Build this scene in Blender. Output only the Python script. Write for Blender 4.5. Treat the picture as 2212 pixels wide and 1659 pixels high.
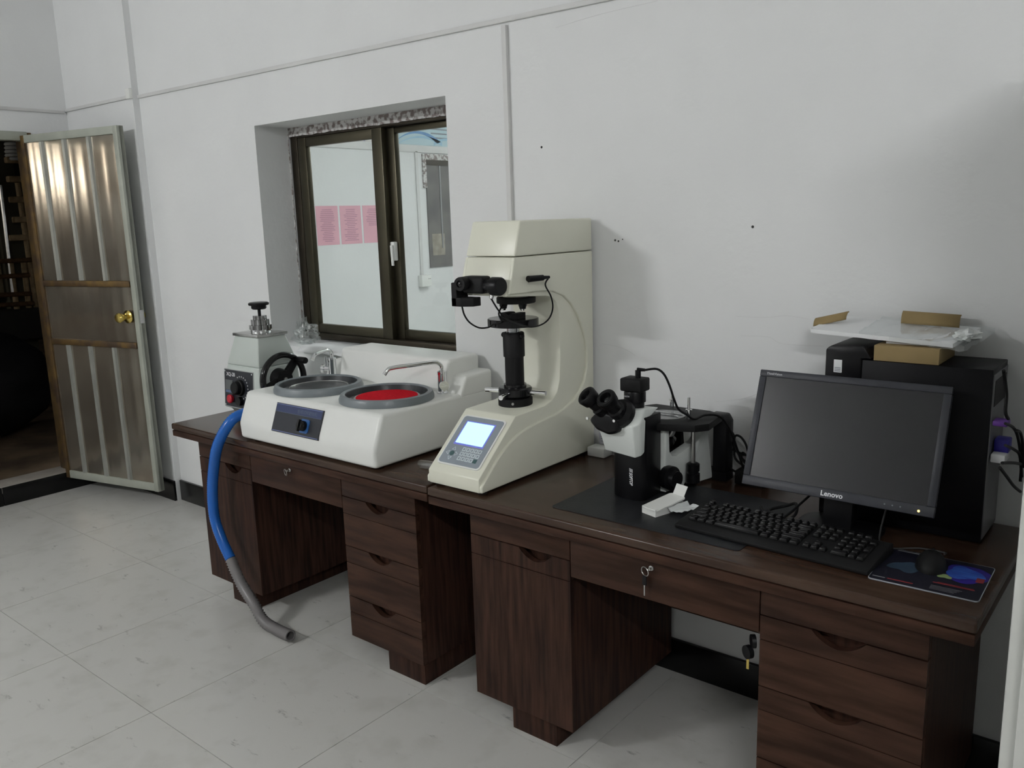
import bpy, bmesh, math, random
from mathutils import Vector, Matrix
random.seed(7)
for _o in list(bpy.data.objects): bpy.data.objects.remove(_o)
SC = bpy.context.scene
COL = SC.collection

# ------------------------------------------------------------------ camera
IMG_W, IMG_H, FPX = 2212, 1659, 1825.42
CAM = Vector((3.2125, -2.2984, 1.4849))
RT = Vector((0.77377811, 0.63270734, -0.03080348))
UP = Vector((-0.09894437, 0.16874998, 0.9806801))
FW = Vector((-0.62568159, 0.75578096, -0.19317787))
cam_data = bpy.data.cameras.new('camera')
cam = bpy.data.objects.new('camera', cam_data); COL.objects.link(cam)
cam_data.sensor_width = 36.0; cam_data.sensor_fit = 'HORIZONTAL'
cam_data.lens = 36.0 * FPX / IMG_W
cam_data.clip_start = 0.02; cam_data.clip_end = 60
M = Matrix.Identity(4)
for i in range(3):
    M[i][0] = RT[i]; M[i][1] = UP[i]; M[i][2] = -FW[i]; M[i][3] = CAM[i]
cam.matrix_world = M
SC.camera = cam

# ------------------------------------------------------------------ world, exposure
world = bpy.data.worlds.new('world'); SC.world = world
world.use_nodes = True
world.node_tree.nodes['Background'].inputs[0].default_value = (0.03, 0.032, 0.04, 1)
world.node_tree.nodes['Background'].inputs[1].default_value = 0.15
SC.view_settings.view_transform = 'Standard'
SC.view_settings.look = 'None'
SC.view_settings.gamma = 1
SC.view_settings.use_curve_mapping = False
SC.view_settings.exposure = 0.36
LAMP_FRONT = 62.0       # emission strength of the ceiling tubes (the lamp builders below use these)
LAMP_RIGHT = 46.0
LAMP_NEXT = 52.0
LAMP_YARD = 24.0

# ------------------------------------------------------------------ pixel helpers (photo frame 2212 x 1659)
def _ray(px, py): return FW + RT * ((px - IMG_W / 2) / FPX) - UP * ((py - IMG_H / 2) / FPX)
def Zp(px, py, z=0.7068): d = _ray(px, py); return CAM + d * ((z - CAM.z) / d.z)
def Yp(px, py, y=0.0): d = _ray(px, py); return CAM + d * ((y - CAM.y) / d.y)
def Xp(px, py, x): d = _ray(px, py); return CAM + d * ((x - CAM.x) / d.x)

# ------------------------------------------------------------------ materials
MATS = {}
def mat(name, col, rough=0.5, metal=0.0, var=0.06, vscale=8.0, bump=0.0, bscale=60.0, stretch=(1, 1, 1),
        col2=None, coat=0.0, spec=0.5, emit=None, estr=0.0, detail=4.0, transmission=0.0, ior=1.45, lo=0.35, hi=0.65):
    if name in MATS: return MATS[name]
    m = bpy.data.materials.new(name); m.use_nodes = True
    nt = m.node_tree; b = nt.nodes['Principled BSDF']
    tc = nt.nodes.new('ShaderNodeTexCoord'); mp = nt.nodes.new('ShaderNodeMapping')
    nt.links.new(tc.outputs['Object'], mp.inputs['Vector']); mp.inputs['Scale'].default_value = stretch
    nz = nt.nodes.new('ShaderNodeTexNoise'); nz.inputs['Scale'].default_value = vscale; nz.inputs['Detail'].default_value = detail
    nt.links.new(mp.outputs[0], nz.inputs['Vector'])
    rp = nt.nodes.new('ShaderNodeValToRGB')
    c = Vector(col)
    d = Vector(col2) if col2 else c * (1 - var)
    rp.color_ramp.elements[0].position = lo; rp.color_ramp.elements[1].position = hi
    rp.color_ramp.elements[0].color = (d.x, d.y, d.z, 1); rp.color_ramp.elements[1].color = (c.x, c.y, c.z, 1)
    nt.links.new(nz.outputs['Fac'], rp.inputs['Fac']); nt.links.new(rp.outputs[0], b.inputs['Base Color'])
    b.inputs['Roughness'].default_value = rough; b.inputs['Metallic'].default_value = metal
    b.inputs['Specular IOR Level'].default_value = spec
    b.inputs['Coat Weight'].default_value = coat; b.inputs['Coat Roughness'].default_value = 0.12
    b.inputs['Transmission Weight'].default_value = transmission; b.inputs['IOR'].default_value = ior
    if bump > 0:
        n2 = nt.nodes.new('ShaderNodeTexNoise'); n2.inputs['Scale'].default_value = bscale; n2.inputs['Detail'].default_value = 5
        nt.links.new(mp.outputs[0], n2.inputs['Vector'])
        bp = nt.nodes.new('ShaderNodeBump'); bp.inputs['Strength'].default_value = bump; bp.inputs['Distance'].default_value = 0.01
        nt.links.new(n2.outputs['Fac'], bp.inputs['Height']); nt.links.new(bp.outputs[0], b.inputs['Normal'])
    if emit:
        b.inputs['Emission Color'].default_value = (*emit, 1); b.inputs['Emission Strength'].default_value = estr
    MATS[name] = m
    return m

def clear_mat(name, tint, clear=0.8, rough=0.05, bump=0.0):
    m = bpy.data.materials.new(name); m.use_nodes = True; nt = m.node_tree
    nt.nodes.remove(nt.nodes['Principled BSDF'])
    out = nt.nodes['Material Output']
    tr = nt.nodes.new('ShaderNodeBsdfTransparent'); tr.inputs[0].default_value = (*tint, 1)
    gl = nt.nodes.new('ShaderNodeBsdfGlossy'); gl.inputs['Roughness'].default_value = rough
    gl.inputs[0].default_value = (0.95, 0.97, 0.97, 1)
    fr = nt.nodes.new('ShaderNodeLayerWeight'); fr.inputs['Blend'].default_value = 0.5
    pw = nt.nodes.new('ShaderNodeMath'); pw.operation = 'POWER'; pw.inputs[1].default_value = 4.5
    nt.links.new(fr.outputs['Facing'], pw.inputs[0])
    ad = nt.nodes.new('ShaderNodeMath'); ad.operation = 'MULTIPLY_ADD'; ad.inputs[1].default_value = 0.8; ad.inputs[2].default_value = 0.035 + (1 - clear)
    ad.use_clamp = True
    nt.links.new(pw.outputs[0], ad.inputs[0])
    mx = nt.nodes.new('ShaderNodeMixShader'); nt.links.new(ad.outputs[0], mx.inputs[0])
    nt.links.new(tr.outputs[0], mx.inputs[1]); nt.links.new(gl.outputs[0], mx.inputs[2])
    nt.links.new(mx.outputs[0], out.inputs['Surface'])
    if bump:
        n2 = nt.nodes.new('ShaderNodeTexNoise'); n2.inputs['Scale'].default_value = 55
        bp = nt.nodes.new('ShaderNodeBump'); bp.inputs['Strength'].default_value = bump
        nt.links.new(n2.outputs['Fac'], bp.inputs['Height']); nt.links.new(bp.outputs[0], gl.inputs['Normal'])
        nt.links.new(bp.outputs[0], fr.inputs['Normal'])
    MATS[name] = m
    return m

WALL = mat('wall_plaster', (0.79, 0.80, 0.80), 0.9, var=0.03, vscale=3, bump=0.12, bscale=40)
WALLGREY = mat('fill_cutting_wall_grey', (0.36, 0.36, 0.355), 0.9, var=0.04, vscale=3)  # unseen walls, greyed to cut the bounced fill light
CEIL = mat('ceiling_paint', (0.78, 0.78, 0.77), 0.95, var=0.02)
TILE = mat('floor_tile', (0.62, 0.615, 0.585), 0.30, var=0.1, vscale=9, bump=0.03, bscale=120, detail=9, col2=(0.54, 0.535, 0.50), lo=0.25, hi=0.5)
GROUT = mat('grout', (0.16, 0.15, 0.13), 0.9)
BLACKTILE = mat('black_tile', (0.007, 0.007, 0.007), 0.25, spec=0.35, var=0.3)
WOOD = mat('walnut_veneer', (0.058, 0.028, 0.018), 0.4, var=0.35, vscale=14, stretch=(0.35, 3, 3), bump=0.03, bscale=90, detail=8, col2=(0.026, 0.012, 0.008), spec=0.16)
WOODV = mat('walnut_veneer_upright', (0.056, 0.026, 0.017), 0.45, spec=0.14, var=0.35, vscale=16, stretch=(4, 4, 0.3), bump=0.03, bscale=90, detail=8, col2=(0.02, 0.010, 0.008))
WOODTOP = mat('walnut_desktop', (0.060, 0.034, 0.022), 0.24, spec=0.4, var=0.3, vscale=10, stretch=(0.4, 3, 3), detail=8, col2=(0.036, 0.018, 0.011))
MATLEATHER = mat('dark_leatherette', (0.020, 0.021, 0.024), 0.42, spec=0.3, var=0.4, vscale=18, bump=0.06, bscale=200)
WHITEPLAST = mat('white_plastic', (0.82, 0.83, 0.80), 0.35, var=0.02)
POLWHITE = mat('white_enamel', (0.83, 0.84, 0.81), 0.32, var=0.02, bump=0.02, bscale=150)
CREAM = mat('cream_enamel', (0.80, 0.80, 0.68), 0.3, var=0.03, bump=0.02, bscale=150)
CREAMTOP = mat('cream_enamel_lid', (0.79, 0.79, 0.67), 0.32, var=0.03)
GREENGREY = mat('pale_green_enamel', (0.57, 0.62, 0.585), 0.35, var=0.03)
BLACKP = mat('black_plastic', (0.006, 0.006, 0.007), 0.36, spec=0.28, var=0.25)
BLACKM = mat('black_matt', (0.009, 0.009, 0.0095), 0.55, spec=0.25, var=0.25)
BLACKGLOSS = mat('black_gloss', (0.008, 0.008, 0.009), 0.14, var=0.2)
RUBBER = mat('black_rubber', (0.007, 0.007, 0.0075), 0.5, spec=0.25)
CHROME = mat('chrome', (0.82, 0.83, 0.84), 0.08, 1.0, var=0.02)
STEEL = mat('brushed_steel', (0.55, 0.55, 0.54), 0.3, 1.0, var=0.15, vscale=40)
DARKCHROME = mat('dark_chrome', (0.42, 0.42, 0.42), 0.14, 1.0, var=0.2, vscale=30)  # chrome darkened to stand out from the wall
BRASS = mat('brass', (0.72, 0.55, 0.16), 0.2, 1.0)
DOORSHEET = mat('dull_galvanised_sheet', (0.40, 0.365, 0.305), 0.2, 0.78, var=0.3, vscale=3.5, bump=0.04, bscale=8, col2=(0.29, 0.25, 0.20), detail=7)
DOORRIB = mat('pale_rib_metal', (0.50, 0.51, 0.47), 0.4, 0.6, var=0.15)
DOORRUST = mat('rusty_rail', (0.20, 0.125, 0.045), 0.5, 0.6, var=0.5, vscale=14, col2=(0.09, 0.06, 0.04))
DOORFRAME = mat('grey_green_frame_paint', (0.42, 0.44, 0.38), 0.5, 0.1, var=0.12, vscale=10)
ALU = mat('bronze_aluminium', (0.085, 0.075, 0.05), 0.33, 0.75, var=0.15, vscale=5)
ALUDARK = mat('bronze_aluminium_dark', (0.055, 0.045, 0.032), 0.4, 0.7, var=0.2)
TAPE = mat('torn_protective_film', (0.62, 0.61, 0.60), 0.6, var=0.6, vscale=45, col2=(0.22, 0.18, 0.17), lo=0.42, hi=0.55)
TRUNK = mat('shadow_grey_trunking', (0.70, 0.70, 0.69), 0.6, var=0.05)  # white trunking greyed, its shadow line put into the colour
GLASS = clear_mat('window_glass', (0.93, 0.96, 0.95), 1.0, 0.02)
PLASTICFILM = clear_mat('clear_plastic_film', (0.95, 0.96, 0.96), 0.88, 0.06, 0.2)
PINK = mat('pink_paper', (0.80, 0.44, 0.52), 0.85, var=0.04)
PINKINK = mat('pink_paper_ink', (0.42, 0.22, 0.30), 0.85)
PAPER = mat('white_paper', (0.80, 0.81, 0.82), 0.8, var=0.03)
INK = mat('grey_ink', (0.25, 0.27, 0.31), 0.8)
POSTER = mat('pale_blue_print', (0.50, 0.66, 0.72), 0.5, var=0.08, vscale=2)
POSTERB = mat('blue_print', (0.16, 0.34, 0.62), 0.5, var=0.1)
POSTERC = mat('light_blue_print', (0.36, 0.58, 0.74), 0.5, var=0.1)
POSTERP = mat('violet_print', (0.2, 0.18, 0.4), 0.5)
BLUEHOSE = mat('blue_hose_plastic', (0.015, 0.13, 0.50), 0.22, var=0.1)
GREYHOSE = mat('grey_hose_plastic', (0.20, 0.19, 0.19), 0.35, var=0.1)
GREYRING = mat('grey_ring_plastic', (0.20, 0.225, 0.24), 0.35, var=0.05)
GREYBOWL = mat('dark_grey_bowl', (0.040, 0.043, 0.047), 0.3, var=0.1)
REDCLOTH = mat('red_cloth', (0.60, 0.006, 0.018), 0.95, var=0.25, vscale=160, bump=0.1, bscale=300, spec=0.1)
PANELDARK = mat('dark_panel_print', (0.022, 0.024, 0.032), 0.3, var=0.15)
PANELBLUE = mat('blue_panel_print', (0.03, 0.045, 0.12), 0.3, var=0.1)
PANELLINE = mat('pale_blue_print_line', (0.16, 0.20, 0.42), 0.4)
FAINTTEXT = mat('faint_blue_lettering', (0.09, 0.12, 0.18), 0.5)
PRINTWHITE = mat('white_lettering', (0.80, 0.81, 0.83), 0.5, var=0.02)
REDKNOB = mat('red_plastic', (0.52, 0.012, 0.03), 0.3)
BLUEKNOB = mat('blue_plastic', (0.03, 0.12, 0.34), 0.3)
PANELGREY = mat('grey_membrane', (0.29, 0.33, 0.37), 0.4, var=0.04)
PANELGLOW = mat('backlit_blue_bezel', (0.20, 0.22, 0.60), 0.4, emit=(0.16, 0.17, 0.9), estr=0.22)
SCREENON = mat('lit_lcd', (0.5, 0.8, 0.9), 0.3, emit=(0.50, 0.88, 0.95), estr=0.70, var=0.02)
KEYPALE = mat('pale_membrane_key', (0.62, 0.70, 0.73), 0.5)
KEYGREEN = mat('dark_green_membrane_key', (0.06, 0.13, 0.13), 0.5)
MICWHITE = mat('microscope_white', (0.70, 0.735, 0.71), 0.32, var=0.02)
MONBEZEL = mat('monitor_grey_plastic', (0.036, 0.038, 0.046), 0.42, spec=0.35, var=0.12, vscale=40)
MONSCREEN = mat('dark_lcd_panel', (0.012, 0.0125, 0.015), 0.27, var=0.08, spec=0.6)
CARD = mat('brown_cardboard', (0.31, 0.225, 0.105), 0.85, var=0.12, vscale=9)
AMBER = mat('amber_led', (0.9, 0.5, 0.1), 0.4, emit=(1.0, 0.55, 0.12), estr=4)
REDLED = mat('red_led', (0.9, 0.1, 0.1), 0.4, emit=(1.0, 0.08, 0.06), estr=1.2)
PADBLACK = mat('pad_black_print', (0.008, 0.008, 0.018), 0.5)
PADEDGE = mat('pad_pale_edge', (0.36, 0.38, 0.42), 0.5)
PADBLUE = mat('pad_blue_print', (0.045, 0.15, 0.55), 0.5, var=0.6, vscale=30, stretch=(0.6, 5, 1), col2=(0.02, 0.05, 0.35))
PADVIOLET = mat('pad_violet_print', (0.035, 0.02, 0.28), 0.5, var=0.4, vscale=20)
PADGREEN = mat('pad_green_print', (0.28, 0.38, 0.16), 0.5)
PADRED = mat('pad_red_print', (0.25, 0.03, 0.035), 0.5)
PADTEAL = mat('pad_teal_print', (0.045, 0.08, 0.13), 0.5, var=0.6)
CABINET = mat('pale_cabinet_paint', (0.62, 0.63, 0.60), 0.45, var=0.03)
PURPLE = mat('purple_plug', (0.16, 0.05, 0.35), 0.5)
BLUEPLUG = mat('blue_plug', (0.04, 0.03, 0.36), 0.4)
DIRT = mat('brown_yard_dirt', (0.26, 0.185, 0.115), 0.95, var=0.5, vscale=4, bump=0.3, bscale=15, col2=(0.13, 0.09, 0.06), detail=8)
SACK = mat('black_sacking', (0.006, 0.006, 0.007), 0.85, bump=0.3, bscale=12)
RACKRUST = mat('rusty_steel', (0.20, 0.11, 0.05), 0.7, 0.3, var=0.4, vscale=20)
RACKPALE = mat('pale_rusty_fittings', (0.55, 0.40, 0.22), 0.7, 0.1, var=0.3, vscale=20)
YARDDARK = mat('dark_green_shed', (0.035, 0.04, 0.03), 0.8, var=0.4, vscale=3)
YARDPALE = mat('pale_yard_bundle', (0.55, 0.46, 0.28), 0.8, var=0.3)
NEXTGLASS = mat('dim_view_pane', (0.17, 0.16, 0.15), 0.2, var=0.5, vscale=5, col2=(0.10, 0.095, 0.095), detail=6)
TUBE = mat('fluorescent_tube', (1, 1, 1), 0.5, emit=(0.96, 1.0, 0.98), estr=1)
HOLE = mat('dark_hole', (0.05, 0.05, 0.05), 0.9)
CRACK = mat('hairline_crack', (0.66, 0.66, 0.66), 0.9)
BRONZEFOOT = mat('foot_rubber', (0.02, 0.02, 0.02), 0.8)
CONCRETE = mat('sill_concrete', (0.40, 0.37, 0.33), 0.9, var=0.15, vscale=12, bump=0.1)

def lamp_mat(name, strength, col=(0.96, 1.0, 0.985)):
    return mat(name, (0.9, 0.9, 0.9), 0.5, emit=col, estr=strength)

# ------------------------------------------------------------------ mesh builders
class MB:
    """collects shapes (world or local coordinates) into one mesh"""
    def __init__(self, T=None): self.bm = bmesh.new(); self.T = T or Matrix.Identity(4)
    def v(self, p): return self.bm.verts.new(self.T @ Vector(p))
    def quad(self, *ps):
        self.bm.faces.new([self.v(p) for p in ps]); return self
    def hexa(self, b, t):   # 4 bottom points, 4 top points (same winding, counter-clockwise from above)
        B = [self.v(p) for p in b]; Tt = [self.v(p) for p in t]; f = self.bm.faces.new
        f(B[::-1]); f(Tt)
        for i in range(4): j = (i + 1) % 4; f((B[i], B[j], Tt[j], Tt[i]))
        return self
    def box(self, x0, x1, y0, y1, z0, z1):
        return self.hexa([(x0, y0, z0), (x1, y0, z0), (x1, y1, z0), (x0, y1, z0)], [(x0, y0, z1), (x1, y0, z1), (x1, y1, z1), (x0, y1, z1)])
    def prism(self, prof, a0, a1, axis='x', fn=None):
        """prof: 2D outline; axis x -> (y,z), y -> (x,z), z -> (x,y)"""
        def mk(p, a):
            q = {'x': (a, p[0], p[1]), 'y': (p[0], a, p[1]), 'z': (p[0], p[1], a)}[axis]
            return fn(q) if fn else q
        A = [self.v(mk(p, a0)) for p in prof]; B = [self.v(mk(p, a1)) for p in prof]; n = len(prof)
        fa = self.bm.faces.new(A); fb = self.bm.faces.new(B[::-1])
        for i in range(n): j = (i + 1) % n; self.bm.faces.new((A[j], A[i], B[i], B[j]))
        return self
    def cyl(self, p0, p1, r0, r1=None, n=20, caps=True):
        r1 = r0 if r1 is None else r1
        p0 = Vector(p0); p1 = Vector(p1); d = (p1 - p0).normalized()
        a = d.orthogonal().normalized(); b = d.cross(a)
        R0 = [self.v(p0 + a * (r0 * math.cos(2 * math.pi * i / n)) + b * (r0 * math.sin(2 * math.pi * i / n))) for i in range(n)]
        R1 = [self.v(p1 + a * (r1 * math.cos(2 * math.pi * i / n)) + b * (r1 * math.sin(2 * math.pi * i / n))) for i in range(n)]
        for i in range(n): j = (i + 1) % n; self.bm.faces.new((R0[i], R0[j], R1[j], R1[i]))
        if caps: self.bm.faces.new(R0[::-1]); self.bm.faces.new(R1)
        return self
    def lathe(self, prof, c, axis=(0, 0, 1), n=48):
        """prof: list of (r, h) along axis from c; r=0 closes"""
        c = Vector(c); d = Vector(axis).normalized(); a = d.orthogonal().normalized(); b = d.cross(a)
        rings = []
        for r, h in prof:
            if r < 1e-6: rings.append([self.v(c + d * h)])
            else: rings.append([self.v(c + d * h + a * (r * math.cos(2 * math.pi * i / n)) + b * (r * math.sin(2 * math.pi * i / n))) for i in range(n)])
        for P, Q in zip(rings, rings[1:]):
            for i in range(n):
                j = (i + 1) % n
                if len(P) == 1 and len(Q) == 1: continue
                if len(P) == 1: self.bm.faces.new((P[0], Q[j], Q[i]))
                elif len(Q) == 1: self.bm.faces.new((P[i], P[j], Q[0]))
                else: self.bm.faces.new((P[i], P[j], Q[j], Q[i]))
        return self
    def tube(self, pts, r, n=8, smooth=6, ribs=None):
        P = [Vector(p) for p in pts]
        if smooth and len(P) > 2: P = catmull(P, smooth)
        t = (P[1] - P[0]).normalized(); a = t.orthogonal().normalized(); prev = None
        for k, p in enumerate(P):
            t = ((P[min(k + 1, len(P) - 1)] - P[max(k - 1, 0)])).normalized()
            a = (a - t * a.dot(t)).normalized(); b = t.cross(a)
            rr = r if ribs is None else r * (1 + ribs * (1 if k % 2 else -1))
            ring = [self.v(p + a * (rr * math.cos(2 * math.pi * i / n)) + b * (rr * math.sin(2 * math.pi * i / n))) for i in range(n)]
            if prev:
                for i in range(n): j = (i + 1) % n; self.bm.faces.new((prev[i], prev[j], ring[j], ring[i]))
            elif ribs is None: self.bm.faces.new(ring[::-1])
            prev = ring
        if ribs is None: self.bm.faces.new(prev)
        return self
    def ball(self, c, r, sx=1, sy=1, sz=1, seg=16):
        res = bmesh.ops.create_uvsphere(self.bm, u_segments=seg, v_segments=seg // 2 + 2, radius=1)
        for v in res['verts']:
            v.co = self.T @ (Vector(c) + Vector((v.co.x * r * sx, v.co.y * r * sy, v.co.z * r * sz)))
        return self
    def torus(self, c, axis, R, r, n=40, m=10):
        c = Vector(c); d = Vector(axis).normalized(); a = d.orthogonal().normalized(); b = d.cross(a)
        G = []
        for i in range(n):
            u = 2 * math.pi * i / n; e = a * math.cos(u) + b * math.sin(u)
            G.append([self.v(c + e * (R + r * math.cos(2 * math.pi * k / m)) + d * (r * math.sin(2 * math.pi * k / m))) for k in range(m)])
        for i in range(n):
            for k in range(m):
                self.bm.faces.new((G[i][k], G[(i + 1) % n][k], G[(i + 1) % n][(k + 1) % m], G[i][(k + 1) % m]))
        return self

def catmull(P, k):
    out = []
    for i in range(len(P) - 1):
        p0, p1, p2, p3 = P[max(i - 1, 0)], P[i], P[i + 1], P[min(i + 2, len(P) - 1)]
        for s in range(k):
            t = s / k
            out.append(0.5 * ((2 * p1) + (p2 - p0) * t + (2 * p0 - 5 * p1 + 4 * p2 - p3) * t * t + (3 * p1 - p0 - 3 * p2 + p3) * t ** 3))
    out.append(P[-1]); return out

def resample(P, step):
    P = catmull([Vector(p) for p in P], 12); out = [P[0]]; acc = 0
    for a, b in zip(P, P[1:]):
        L = (b - a).length; pos = step - acc
        while pos <= L: out.append(a + (b - a) * (pos / L)); pos += step
        acc = L - (pos - step)
    return out

ORG = {}
def thing(name, loc, label, cat, group=None, rotz=0.0, local=False):
    o = bpy.data.objects.new(name, None); COL.objects.link(o)
    o.empty_display_size = 0.05
    o.location = loc; o.rotation_euler = (0, 0, rotz)
    o['label'] = label; o['category'] = cat
    if group: o['group'] = group
    ORG[o.name] = Vector((0, 0, 0)) if local else Vector(loc)
    return o

def obj(name, mb, m, parent=None, bevel=0.0, seg=2, sharp=35, label=None, cat=None, kind=None, group=None, pl=None):
    bm = mb.bm if isinstance(mb, MB) else mb
    bmesh.ops.recalc_face_normals(bm, faces=bm.faces[:])
    if bevel > 0:
        bmesh.ops.remove_doubles(bm, verts=bm.verts[:], dist=1e-5)
        es = [e for e in bm.edges if len(e.link_faces) == 2 and e.calc_face_angle(0) > math.radians(25)]
        bmesh.ops.bevel(bm, geom=es, offset=bevel, segments=seg, affect='EDGES', profile=0.5, clamp_overlap=True)
    me = bpy.data.meshes.new(name)
    if parent is not None: org = ORG[parent.name]
    else:
        xs = [v.co.x for v in bm.verts]; ys = [v.co.y for v in bm.verts]; zs = [v.co.z for v in bm.verts]
        org = Vector(((min(xs) + max(xs)) / 2, (min(ys) + max(ys)) / 2, min(zs)))
    for v in bm.verts: v.co -= org
    bm.to_mesh(me); bm.free()
    me.polygons.foreach_set('use_smooth', [True] * len(me.polygons))
    me.set_sharp_from_angle(angle=math.radians(sharp))
    me.materials.append(m)
    o = bpy.data.objects.new(name, me); COL.objects.link(o)
    if parent is not None: o.parent = parent
    else: o.location = org
    ORG[o.name] = org
    if label: o['label'] = label
    if cat: o['category'] = cat
    if kind: o['kind'] = kind
    if group: o['group'] = group
    if pl: o['label'] = pl
    return o

def share(src, name, parent, loc):
    c = bpy.data.objects.new(name, src.data); COL.objects.link(c); c.parent = parent; c.location = loc; ORG[c.name] = ORG[src.name]
    return c

def text_mesh(body, size, T, font_bold=False, shear=0.0, extrude=0.0002, align='LEFT', weight=0.0):
    """lettering as a mesh; T maps (x right, y up, z out) to the target space"""
    cu = bpy.data.curves.new('lettering', 'FONT'); cu.body = body; cu.size = size; cu.extrude = extrude; cu.shear = shear
    cu.align_x = align; cu.align_y = 'BOTTOM_BASELINE'; cu.offset = weight; cu.resolution_u = 2
    ob = bpy.data.objects.new('lettering', cu); COL.objects.link(ob)
    dg = bpy.context.evaluated_depsgraph_get(); dg.update()
    me = bpy.data.meshes.new_from_object(ob.evaluated_get(dg))
    bm = bmesh.new(); bm.from_mesh(me)
    bpy.data.objects.remove(ob); bpy.data.curves.remove(cu); bpy.data.meshes.remove(me)
    for v in bm.verts: v.co = T @ v.co
    mb = MB(); mb.bm.free(); mb.bm = bm
    return mb

def frame(o, x, y, z):
    """matrix with columns x, y, z and origin o"""
    Mx = Matrix.Identity(4)
    for i in range(3): Mx[i][0] = x[i]; Mx[i][1] = y[i]; Mx[i][2] = z[i]; Mx[i][3] = o[i]
    return Mx

def rrect(x0, x1, y0, y1, r, n=5):
    out = []
    for cx, cy, a in ((x1 - r, y0 + r, -90), (x1 - r, y1 - r, 0), (x0 + r, y1 - r, 90), (x0 + r, y0 + r, 180)):
        for i in range(n + 1):
            t = math.radians(a + 90 * i / n); out.append((cx + r * math.cos(t), cy + r * math.sin(t)))
    return out

ST = 'structure'
XL, XR, YF, ZC = -1.85, 4.9, -5.6, 2.95      # room: left wall, right wall, wall behind the camera, ceiling
WX0, WX1, WZ0, WZ1 = -0.125, 1.043, 0.945, 1.918   # window opening
WT = 0.26                                   # back wall thickness
DY0, DY1, DZ0, DZ1 = -1.18, -0.27, 0.10, 2.02      # door opening in the left wall

# ================================================================== SETTING
fl = obj('floor', MB().box(XL - 0.12, XR, YF, WT, -0.06, -0.004), GROUT, kind=ST)
tile_src = None
TS = 0.6
tx0, ty0 = 0.185, -0.588
ix0 = math.floor((XL - tx0) / TS); ix1 = math.ceil((XR - tx0) / TS)
iy0 = math.floor((YF - ty0) / TS); iy1 = math.ceil((0 - ty0) / TS)
def tile_piece(x0, x1, y0, y1):
    g = 0.0011
    return MB().box(x0 + g, x1 - g, y0 + g, y1 - g, -0.004, 0.0)
for ix in range(ix0, ix1):
    for iy in range(iy0, iy1):
        x0, x1, y0, y1 = tx0 + ix * TS, tx0 + (ix + 1) * TS, ty0 + iy * TS, ty0 + (iy + 1) * TS
        cx0, cx1, cy0, cy1 = max(x0, XL), min(x1, XR), max(y0, YF), min(y1, 0.0)
        if cx1 - cx0 < 0.02 or cy1 - cy0 < 0.02: continue
        full = abs(cx1 - cx0 - TS) < 1e-6 and abs(cy1 - cy0 - TS) < 1e-6
        if full and tile_src is not None:
            share(tile_src[0], 'tile', fl, Vector((x0, y0, 0)) - tile_src[1])
        else:
            t = obj('tile', tile_piece(cx0, cx1, cy0, cy1), TILE, fl)
            if full: tile_src = (t, Vector((x0, y0, 0)))
# offset every tile's look: object coordinates are per tile, so vary through the object info
nt = TILE.node_tree
oi = nt.nodes.new('ShaderNodeObjectInfo'); vm = nt.nodes.new('ShaderNodeVectorMath'); vm.operation = 'ADD'
tcn = [n for n in nt.nodes if n.type == 'TEX_COORD'][0]; mpn = [n for n in nt.nodes if n.type == 'MAPPING'][0]
sc_ = nt.nodes.new('ShaderNodeVectorMath'); sc_.operation = 'SCALE'; sc_.inputs['Scale'].default_value = 37.0
cmb = nt.nodes.new('ShaderNodeCombineXYZ'); nt.links.new(oi.outputs['Random'], cmb.inputs[0]); nt.links.new(oi.outputs['Random'], cmb.inputs[1])
nt.links.new(cmb.outputs[0], sc_.inputs[0]); nt.links.new(tcn.outputs['Object'], vm.inputs[0]); nt.links.new(sc_.outputs[0], vm.inputs[1])
nt.links.new(vm.outputs[0], mpn.inputs['Vector'])
# scuff marks on the tiles: small dark streaks mixed over the base colour
bs = nt.nodes['Principled BSDF']; base_link = bs.inputs['Base Color'].links[0].from_socket
mp2 = nt.nodes.new('ShaderNodeMapping'); mp2.inputs['Scale'].default_value = (5, 13, 1); mp2.inputs['Rotation'].default_value = (0, 0, 0.5)
nt.links.new(vm.outputs[0], mp2.inputs['Vector'])
n3 = nt.nodes.new('ShaderNodeTexNoise'); n3.inputs['Scale'].default_value = 1.6; n3.inputs['Detail'].default_value = 9; n3.inputs['Roughness'].default_value = 0.75
nt.links.new(mp2.outputs[0], n3.inputs['Vector'])
r3 = nt.nodes.new('ShaderNodeValToRGB'); r3.color_ramp.elements[0].position = 0.605; r3.color_ramp.elements[1].position = 0.71
r3.color_ramp.elements[0].color = (0, 0, 0, 1); r3.color_ramp.elements[1].color = (0.85, 0.85, 0.85, 1)
nt.links.new(n3.outputs['Fac'], r3.inputs['Fac'])
mxn = nt.nodes.new('ShaderNodeMixRGB'); mxn.inputs[2].default_value = (0.2, 0.2, 0.19, 1)
nt.links.new(r3.outputs[0], mxn.inputs[0]); nt.links.new(base_link, mxn.inputs[1]); nt.links.new(mxn.outputs[0], bs.inputs['Base Color'])

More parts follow.
